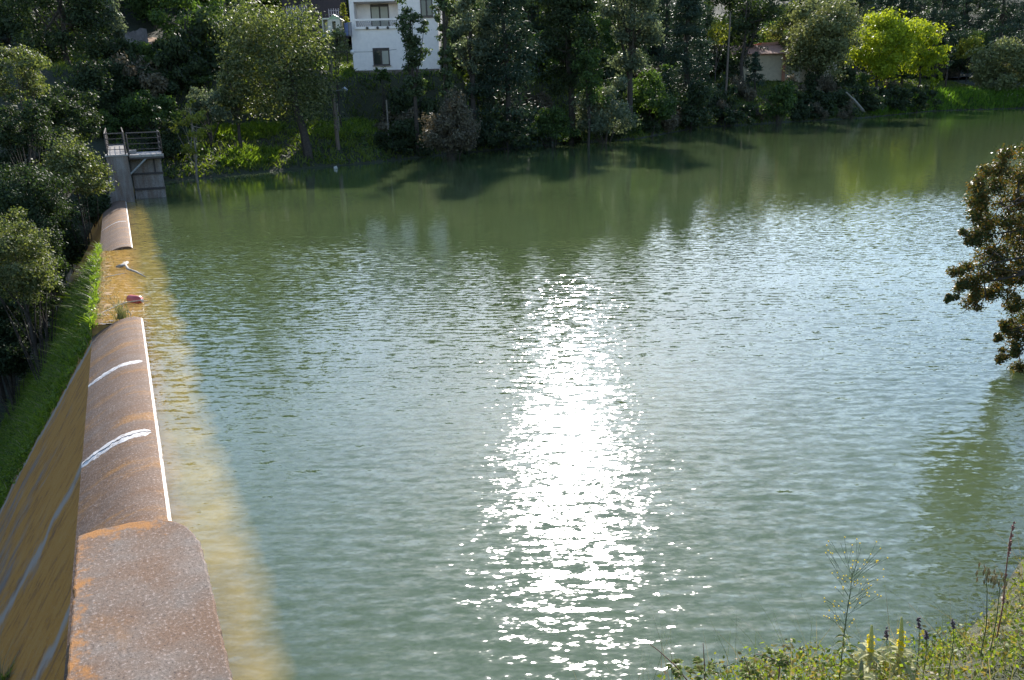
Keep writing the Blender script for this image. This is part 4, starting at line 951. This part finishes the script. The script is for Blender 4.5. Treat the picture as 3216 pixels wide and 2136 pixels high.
e = empty('washing_line', pr(1078, 70, 69.1), 'thin washing line fixed to the white house corner', 'washing line')
mb = MB(); q0 = pr(1078, 68, 69.1)-np.array(e.location); q1 = pr(1106, 71, 69.6)-np.array(e.location); mb.tube([q0, q1], .012, 4); mb.tube([q0, q0+np.array([0, 0, -2.6])], .03, 5); mb.build('line', M_STEEL, e)

# ------------------------------------------------------------------ stone wall, track and lawn of the upper left clearing
e = empty('stone_wall', pr(390, 130, 74), 'low rubble stone wall above the orange dirt track in the upper left clearing', 'wall')
mb = MB(); p0 = pr(388, 128, 73)-np.array(e.location); p1 = pr(455, 108, 76)-np.array(e.location); hh = 19/ppx(74)
rs = np.random.RandomState(2)
for j in range(14):
    a_ = p0+(p1-p0)*j/14; b_ = p0+(p1-p0)*(j+1)/14; t_ = hh*(1+.06*rs.randn())
    mb.face([a_-[0, 0, .8], b_-[0, 0, .8], b_+[0, 0, t_], a_+[0, 0, t_]]); mb.face([a_+[0, 0, t_], b_+[0, 0, t_], b_+[0, .5, t_], a_+[0, .5, t_]]); mb.face([a_+[0, .5, t_], b_+[0, .5, t_], b_+[0, .5, -.8], a_+[0, .5, -.8]])
mb.build('masonry', simple('grey_rubble', (.34, .29, .26), (.16, .13, .12), 2.2, .9, .8, .06), e)
M_DIRT = simple('orange_dirt', (.50, .30, .17), (.32, .19, .11), 1.2, .95, .4, .05)
def patch(name, px, mat, lift=.05, label=None, n=40):
    """ground-hugging sheet over an area given by terrain points (x0,x1,y0,y1 world polygon)"""
    xs = [p[0] for p in px]; ys = [p[1] for p in px]
    X, Y = np.meshgrid(np.linspace(min(xs), max(xs), n), np.linspace(min(ys), max(ys), n))
    ins = inside(X, Y, px); Z = terrain_z(X, Y)+lift
    i = np.arange(n*n).reshape(n, n); V_ = np.stack([X, Y, Z], -1).reshape(-1, 3)
    F_ = [(i[r, c], i[r, c+1], i[r+1, c+1], i[r+1, c]) for r in range(n-1) for c in range(n-1) if ins[r, c] and ins[r+1, c+1] and ins[r, c+1] and ins[r+1, c]]
    me_ = bpy.data.meshes.new(name); me_.from_pydata([tuple(map(float, v)) for v in V_], [], [tuple(map(int, f)) for f in F_]); me_.update()
    o_ = link(name, me_, mat, None, True); o_['kind'] = 'structure'; return o_
try:
    patch('track', hpoly([(362, 180), (362, 152), (395, 130), (452, 114), (505, 122), (470, 148), (410, 165)]), M_DIRT, .12)
except Exception as ex: print('track', ex)

# ------------------------------------------------------------------ beige house on the right
M_BEIGE = simple('cream_render', (.62, .54, .42), (.50, .43, .33), 2, .85, .2, .01)
M_SALMON = simple('salmon_render', (.52, .24, .16), (.42, .19, .13), 2, .85)
BY = 127.0; b0 = pr(2290, 262, BY)
bh = empty('beige_house', (b0[0], BY, b0[2]), 'low beige house with red-tiled roofs behind the willow and the cone-shaped conifer', 'house')
def bf(px, py): p = pr(px, py, BY); return p[0]-b0[0], p[2]-b0[2]
x1 = bf(2625, 240)[0]; zt = bf(2460, 168)[1]; xc = bf(2462, 200)[0]; xd0 = bf(2515, 200)[0]; xd1 = bf(2556, 200)[0]; zd = bf(2530, 186)[1]
mb = MB(); mb.box(0, xd0, 0, 6, -1.5, zt).box(xd1, x1, 0, 6, -1.5, zt).box(xd0, xd1, 0, 6, zd, zt).box(xd0, xd1, 1.5, 6, -1.5, zd)
wl = mb.build('wall', M_BEIGE, bh)
mb = MB(); mb.box(xc-.22, xc+.22, -.2, -.003, -1.5, zt); mb.build('corner_pillar', M_SALMON, bh)
w0 = bf(2314, 206); w1 = bf(2336, 182); window(bh, w0[0], w1[0], w0[1], w1[1], 0)
mb = MB(); za = zt+.02
mb.face([(-.6, -.7, za), (x1+.6, -.7, za), (x1+.6, 3, za+1.4), (-.6, 3, za+1.4)]); mb.face([(-.6, 3, za+1.4), (x1+.6, 3, za+1.4), (x1+.6, 6.6, za), (-.6, 6.6, za)])
mb.face([(-.6, -.7, za), (-.6, 6.6, za), (-.6, 3, za+1.4)]); mb.face([(x1+.6, -.7, za), (x1+.6, 3, za+1.4), (x1+.6, 6.6, za)])
o = mb.build('roof', M_TERRA, bh); m_ = o.modifiers.new('solid', 'SOLIDIFY'); m_.thickness = .12
ux0, uz0 = bf(2412, 150); ux1 = bf(2560, 140)[0]; uzt = bf(2500, 128)[1]
mb = MB(); mb.box(ux0, ux1, 3.4, 9, za, uzt); mb.build('upper_wall', M_SALMON, bh)
mb = MB(); mb.face([(ux0-.7, 2.7, uzt-.35), (ux1+.6, 2.7, uzt+.9), (ux1+.6, 9.5, uzt+.9), (ux0-.7, 9.5, uzt-.35)]); o = mb.build('upper_roof', M_TERRA, bh); m_ = o.modifiers.new('solid', 'SOLIDIFY'); m_.thickness = .4
mb = MB(); mb.box(xc, x1-2, -3.0, -.6, -1.6, -.55); mb.build('terrace', M_BEIGE, bh)

# leaning log, floating litter, road and fence on the right
e = empty('log', pz(2724, 366, 0), 'bare grey log leaning from the bank down into the water on the right', 'log')
t_ = pr(2687, 320, 113.6)-np.array(e.location); mb = MB(); mb.tube([(0, -.4, -.4), t_*.5, t_, t_*1.6+np.array([0, .5, 0])], [.28, .25, .2, .08], 7); mb.build('trunk', M_DRIFT, e)
e = empty('litter', pz(1051, 531, 0), 'tiny white scrap floating near the far shore', 'litter')
mb = MB(); mb.tube([(0, 0, 0), (.03, 0, .08), (.1, 0, .13), (.18, 0, .02)], [.06, .10, .09, .03], 8); mb.build('scrap', M_WHITE, e)
M_ASPH = simple('pale_road', (.24, .23, .25), (.18, .17, .19), 1, .9)
road = []
for x_ in np.linspace(52, 150, 60): road.append((x_, 158+(x_-52)*.05))
X = np.array([[x_, x_] for x_, _ in road]); Y = np.array([[y_, y_+5] for _, y_ in road]); Z = terrain_z(X, Y); Z = np.repeat(Z.mean(1)[:, None], 2, 1)+.25
o = link('road', grid_mesh('road', X, Y, Z), M_ASPH); o['kind'] = 'structure'
patch('path', [(76, 141), (90, 142), (96, 152), (84, 150), (79, 147)], simple('pale_sand', (.50, .42, .36), (.36, .30, .26), 1, .95), .06)
patch('ravine_track', [tuple(duv(u_, v_)[:2]) for u_, v_ in ((8, 9.5), (14, 6.8), (26, 5.2), (26, 6.6), (15, 9.2), (9, 12))], simple('concrete_track', (.36, .31, .27), (.24, .2, .18), 1, .9), .25)
e = empty('fence', (54, 156, tz(54, 156)), 'dark post fence beside the road on the far right', 'fence')
for j in range(14):
    x_ = j*2.4; z_ = tz(54+x_, 156)-e.location.z; mb = MB(); mb.box(x_-.07, x_+.07, -.07, .07, z_-.3, z_+1.25); mb.build('post', M_DKWOOD, e)

# ------------------------------------------------------------------ foreground plants, lower right
rs = np.random.RandomState(77)
n = 24000; X = rs.uniform(.2, 14, n)**1.0; Y = rs.uniform(2.3, 13, n); fk = (rs.rand(n) < np.where(X > 7, .5, 1.0)); X = X[fk]; Y = Y[fk]; Z = terrain_z(X, Y)
keep = (Z > .04) & (~inside(X, Y, LAKE)); X = X[keep]; Y = Y[keep]; Z = Z[keep]
hgt = .08+.26*rs.rand(len(X))*(1+.6*wob(X, Y, 2.2))
M_HERB = leafmat('low_herb_leaves', (.06, .10, .02), (.20, .27, .05), .52, tcol=(1.35, 1.35, .4), rough=.45, tip=(.22, .17, .09), pscale=2.5)
V = leaves(rs, np.stack([X, Y, Z+hgt*.7], 1), .05+.08*rs.rand(len(X)), 12, .034, 1.1, .55, .5, .5)
o = link('ground_cover', quads_mesh('ground_cover', V), M_HERB); tag(o, 'low leafy herbs and clover covering the near bank at the lower right', 'ground cover', kind='stuff')
k_ = rs.permutation(len(X))[:6500]
V = tufts(rs, X[k_], Y[k_], Z[k_]-.02, .34, .007, .6, 3)
o = link('near_grass', quads_mesh('near_grass', V), M_GRASS); tag(o, 'thin wild grass standing in the herbs of the near bank', 'grass', kind='stuff')
k_ = rs.permutation(len(X))[:1800]
V = tufts(rs, X[k_], Y[k_], Z[k_]-.02, .50, .006, .55, 3)
o = link('straw', quads_mesh('straw', V), M_DRY); tag(o, 'dry straw stems scattered through the near bank herbs', 'dry grass', kind='stuff')

M_STEMG = simple('green_stem', (.12, .15, .05), (.08, .10, .035), 8, .7); M_STEMR = simple('reddish_stem', (.26, .11, .08), (.18, .075, .055), 8, .7)
M_PETAL = leafmat('yellow_petals', (.75, .58, .02), (.92, .78, .04), .5, tcol=(1.1, 1.0, .5), rough=.6, spec=.1); M_WOOL = leafmat('woolly_leaf', (.36, .37, .20), (.55, .54, .34), .5, tcol=(1.1, 1.1, .7), rough=.8, spec=.1, pscale=6)
M_PURP = simple('dusky_purple_flower', (.12, .085, .11), (.06, .045, .055), 30, .8); M_BLOSS = simple('white_petals', (.75, .70, .70), (.6, .5, .52), 30, .6)
def leafblade(mb, p, dirv, ln, wd, droop=.4, n=4):
    p = Vector(p); d = Vector(dirv).normalized(); s = d.cross(Vector((0, 0, 1)));
    if s.length < .01: s = Vector((1, 0, 0))
    s.normalize(); prev = None
    for i in range(n+1):
        t = i/n; w_ = wd*math.sin(math.pi*min(.97, max(.06, t**.8)))*.5; c = p+d*ln*t+Vector((0, 0, -droop*ln*t*t))
        cur = (c-s*w_+Vector((0, 0, w_*.4)), c, c+s*w_+Vector((0, 0, w_*.4)))
        if prev: mb.face([prev[0], prev[1], cur[1], cur[0]]); mb.face([prev[1], prev[2], cur[2], cur[1]])
        prev = cur
def near_base(px, py, z0): return pz(px, py, z0)
def mullein(label, px, ytop, ybase, Y, seed, flowers=True):
    rs = np.random.RandomState(seed); t_ = pr(px, ytop, Y); b_ = pr(px-6, ybase, Y); e = empty('mullein', b_, label, 'flower', 'mulleins on the near bank'); h = t_[2]-b_[2]
    mb = MB(); top = (t_[0]-b_[0], 0, h); mb.tube([(0, 0, -.2), (top[0]*.5, 0, h*.5), top], [.016, .014, .006], 7); mb.build('stem', M_WOOL, e)
    mb = MB()
    for i in range(170):
        t = .42+.58*i/170; a_ = i*2.4; r_ = .016*(1-((t-.42)/.58)**2*.75); p = Vector((top[0]*t, 0, h*t)); d = Vector((math.cos(a_), math.sin(a_), .55)).normalized()
        mb.tube([p+d*r_*.3, p+d*r_*.9, p+d*r_*1.15], [.006, .006, .002], 5)
    mb.build('spike', M_WOOL if not flowers else simple('yellow_green_buds', (.66, .58, .16), (.44, .44, .12), 30, .8), e)
    if flowers:
        for i in range(22):
            mb = MB()
            t = .44+.34*rs.rand(); a_ = rs.rand()*6.28; p = Vector((top[0]*t, 0, h*t)); d = Vector((math.cos(a_), math.sin(a_), .2)); c = p+d*.019; s1 = d.orthogonal().normalized(); s2 = d.cross(s1)
            for k in range(5):
                an = k*1.257; q_ = s1*math.cos(an)+s2*math.sin(an); q2 = s1*math.cos(an+.55)+s2*math.sin(an+.55); q3 = s1*math.cos(an-.55)+s2*math.sin(an-.55)
                mb.face([c, c+q3*.007+d*.002, c+q_*.012+d*.004, c+q2*.007+d*.002])
            mb.build('flower', M_PETAL, e)
    mb = MB()
    for i in range(20):
        t = .05+.4*i/20; a_ = i*2.4+rs.rand(); ln = .17*(1.15-t)*rs.uniform(.8, 1.2)
        leafblade(mb, (top[0]*t, 0, h*t), (math.cos(a_), math.sin(a_), .6), ln, ln*.24, rs.uniform(.3, .9))
    mb.build('leaves', M_WOOL, e); return e
mullein('tall mullein with a yellow flower spike, the right one of the two in bloom', 2832, 1940, 2110, 3.95, 1)
mullein('yellow-flowered mullein, the left one of the two in bloom', 2738, 1965, 2110, 3.95, 2)
mullein('budding mullein without flowers below the left blooming one', 2706, 2075, 2160, 3.75, 3, False)
def stalk(name, label, pts, Y, mat, head=None, cat='plant', r=.0026, seed=0, parts=None, group=None):
    rs = np.random.RandomState(seed); P_ = [pr(x, y, Y) for x, y in pts]; b_ = P_[0]; e = empty(name, b_, label, cat, group)
    Q = [Vector(p-b_) for p in P_]; mb = MB(); mb.tube([Q[0]-Vector((0, 0, .25))]+Q, [r*1.2]+list(np.linspace(r*1.2, r*.5, len(Q))), 5); mb.build('stem', mat, e)
    return e, Q, rs
# purple spikes
for i, (x, yt, yb, lab) in enumerate([(2783, 1974, 2100, 'dusky purple flower spike between the two blooming mulleins'), (2885, 1940, 2080, 'dusky purple flower spike just right of the tall mullein'), (2908, 1978, 2090, 'short purple flower spike further right of the tall mullein'), (2992, 1945, 2060, 'lone purple flower spike near the leafy mound at right')]):
    e, Q, rs = stalk('purple_flower', lab, [(x-4, yb), (x+3, (yb+yt)/2), (x, yt)], 4.0, M_STEMG, cat='flower', seed=i, group='purple flower spikes')
    mb = MB()
    for k in range(34):
        t = rs.rand()**.8*.42; p = Q[2].lerp(Q[1], t*1.2); d = Vector(rs.randn(3)).normalized()*rs.uniform(.008, .018); mb.tube([p, p+d*.6, p+d], [.003, .006, .003], 4)
    mb.build('florets', M_PURP, e)
# oat-like grass panicles and tall reddish docks
e, Q, rs = stalk('dock_stalk', 'tall reddish seed stalk at the right edge of the near bank', [(3150, 1900), (3160, 1790), (3172, 1690), (3184, 1640)], 4.35, M_STEMR, r=.004, seed=3)
mb = MB()
for k in range(90):
    t = rs.rand(); p = Q[1].lerp(Q[3], t) if t > .3 else Q[0].lerp(Q[1], t*3); d = Vector(rs.randn(3)).normalized()*.012; mb.tube([p, p+d], [.005, .003], 4)
mb.build('seeds', M_STEMR, e)
for i, (pts, lab) in enumerate([([(3098, 1960), (3100, 1850), (3090, 1770)], 'wild oat stem with drooping pale husks near the right edge'), ([(3130, 1940), (3140, 1850), (3125, 1800)], 'second wild oat stem, right of the taller oat')]):
    e, Q, rs = stalk('wild_oat', lab, pts, 4.2, M_STEMG, r=.003, seed=20+i, group='wild oats on the near bank')
    mb = MB()
    for k in range(16):
        t = rs.rand()*.75; p = Q[2].lerp(Q[1], t); a_ = rs.rand()*6.28; q_ = p+Vector((math.cos(a_)*.05, math.sin(a_)*.05, .01)); mb.tube([p, q_], .0012, 3); mb.tube([q_, q_+Vector((0, 0, -.018)), q_+Vector((0, 0, -.04))], [.002, .007, .001], 5)
    mb.build('husks', M_DRY, e)
# airy yellow-dotted plant
e, Q, rs = stalk('wiry_plant', 'tall wiry green plant with a loose airy head of tiny yellow flowers', [(2638, 2110), (2650, 2000), (2662, 1910), (2672, 1850), (2676, 1800)], 3.95, M_STEMG, r=.0035, seed=9)
mb = MB()
for k in range(44):
    t = rs.rand(); i0 = 1+int(t*3); p = Q[i0].lerp(Q[min(4, i0+1)], rs.rand()); ln = .06+.20*rs.rand(); a_ = rs.rand()*6.28; q_ = p+Vector((math.cos(a_), math.sin(a_)*.6, .7+.5*rs.rand())).normalized()*ln
    mb.tube([p, (p+q_)/2+Vector((0, 0, -.006)), q_], .0008, 3)
    for j in range(2):
        s_ = q_+Vector(rs.randn(3))*.022; mb.tube([(p+q_)/2, s_], .0007, 3); fl = MB(); fl.tube([s_, s_+Vector((0, 0, .005))], [.0025, .0035], 5); fl.build('flower', M_PETAL, e)
mb.build('twigs', M_STEMG, e)
mb = MB()
for k in range(18):
    t = rs.rand(); p = Q[0].lerp(Q[2], t*.9); a_ = rs.rand()*6.28; leafblade(mb, p, (math.cos(a_), math.sin(a_), .4), .06+.04*rs.rand(), .02)
mb.build('leaves', M_HERB, e)
# bramble canes with leaves and blossom near the bottom edge
for i, (pts, lab) in enumerate([([(2165, 2145), (2120, 2090), (2070, 2045), (2034, 2018)], 'arching bramble cane furthest left on the near bank'), ([(2212, 2140), (2212, 2080), (2208, 2020)], 'upright thin reddish cane beside the leftmost bramble'), ([(2360, 2140), (2350, 2100), (2336, 2060)], 'short reddish cane left of the leafy mound'), ([(2450, 2080), (2410, 2062), (2372, 2054)], 'arching cane with small buds leaning left from the leafy mound')]):
    e, Q, rs = stalk('bramble_cane', lab, pts, 3.75, M_STEMR, r=.0035, seed=40+i, group='bramble canes on the near bank')
    mb = MB()
    for k in range(12):
        t = rs.rand()*.6; p = Q[0].lerp(Q[1], t*1.6) if t < .6 else Q[1]; a_ = rs.rand()*6.28
        for j in (-.7, 0, .7): leafblade(mb, p+Vector((math.cos(a_)*.03, math.sin(a_)*.03, .015)), (math.cos(a_+j), math.sin(a_+j), .4), .045, .028)
    mb.build('leaves', M_HERB, e)
for i, (x, y, lab) in enumerate([(2368, 2105, 'white bramble blossom nearest the bottom edge'), (2407, 2092, 'white bramble blossom right of the lowest one'), (2282, 2093, 'small pink-white blossom on a thin stalk at the bottom edge')]):
    e, Q, rs = stalk('blossom', lab, [(x+6, y+60), (x, y)], 3.8, M_STEMG, r=.002, cat='flower', seed=60+i, group='white blossoms on the near bank')
    c = Q[1]; mb = MB()
    for k in range(5):
        an = k*1.257; f_ = lambda a2, r2: c+Vector((math.cos(a2)*r2, -math.sin(a2)*r2*.5, math.sin(a2)*r2*.8+.004)); mb.face([c, f_(an-.5, .014), f_(an, .021), f_(an+.5, .014)])
    mb.build('petals', M_BLOSS, e)
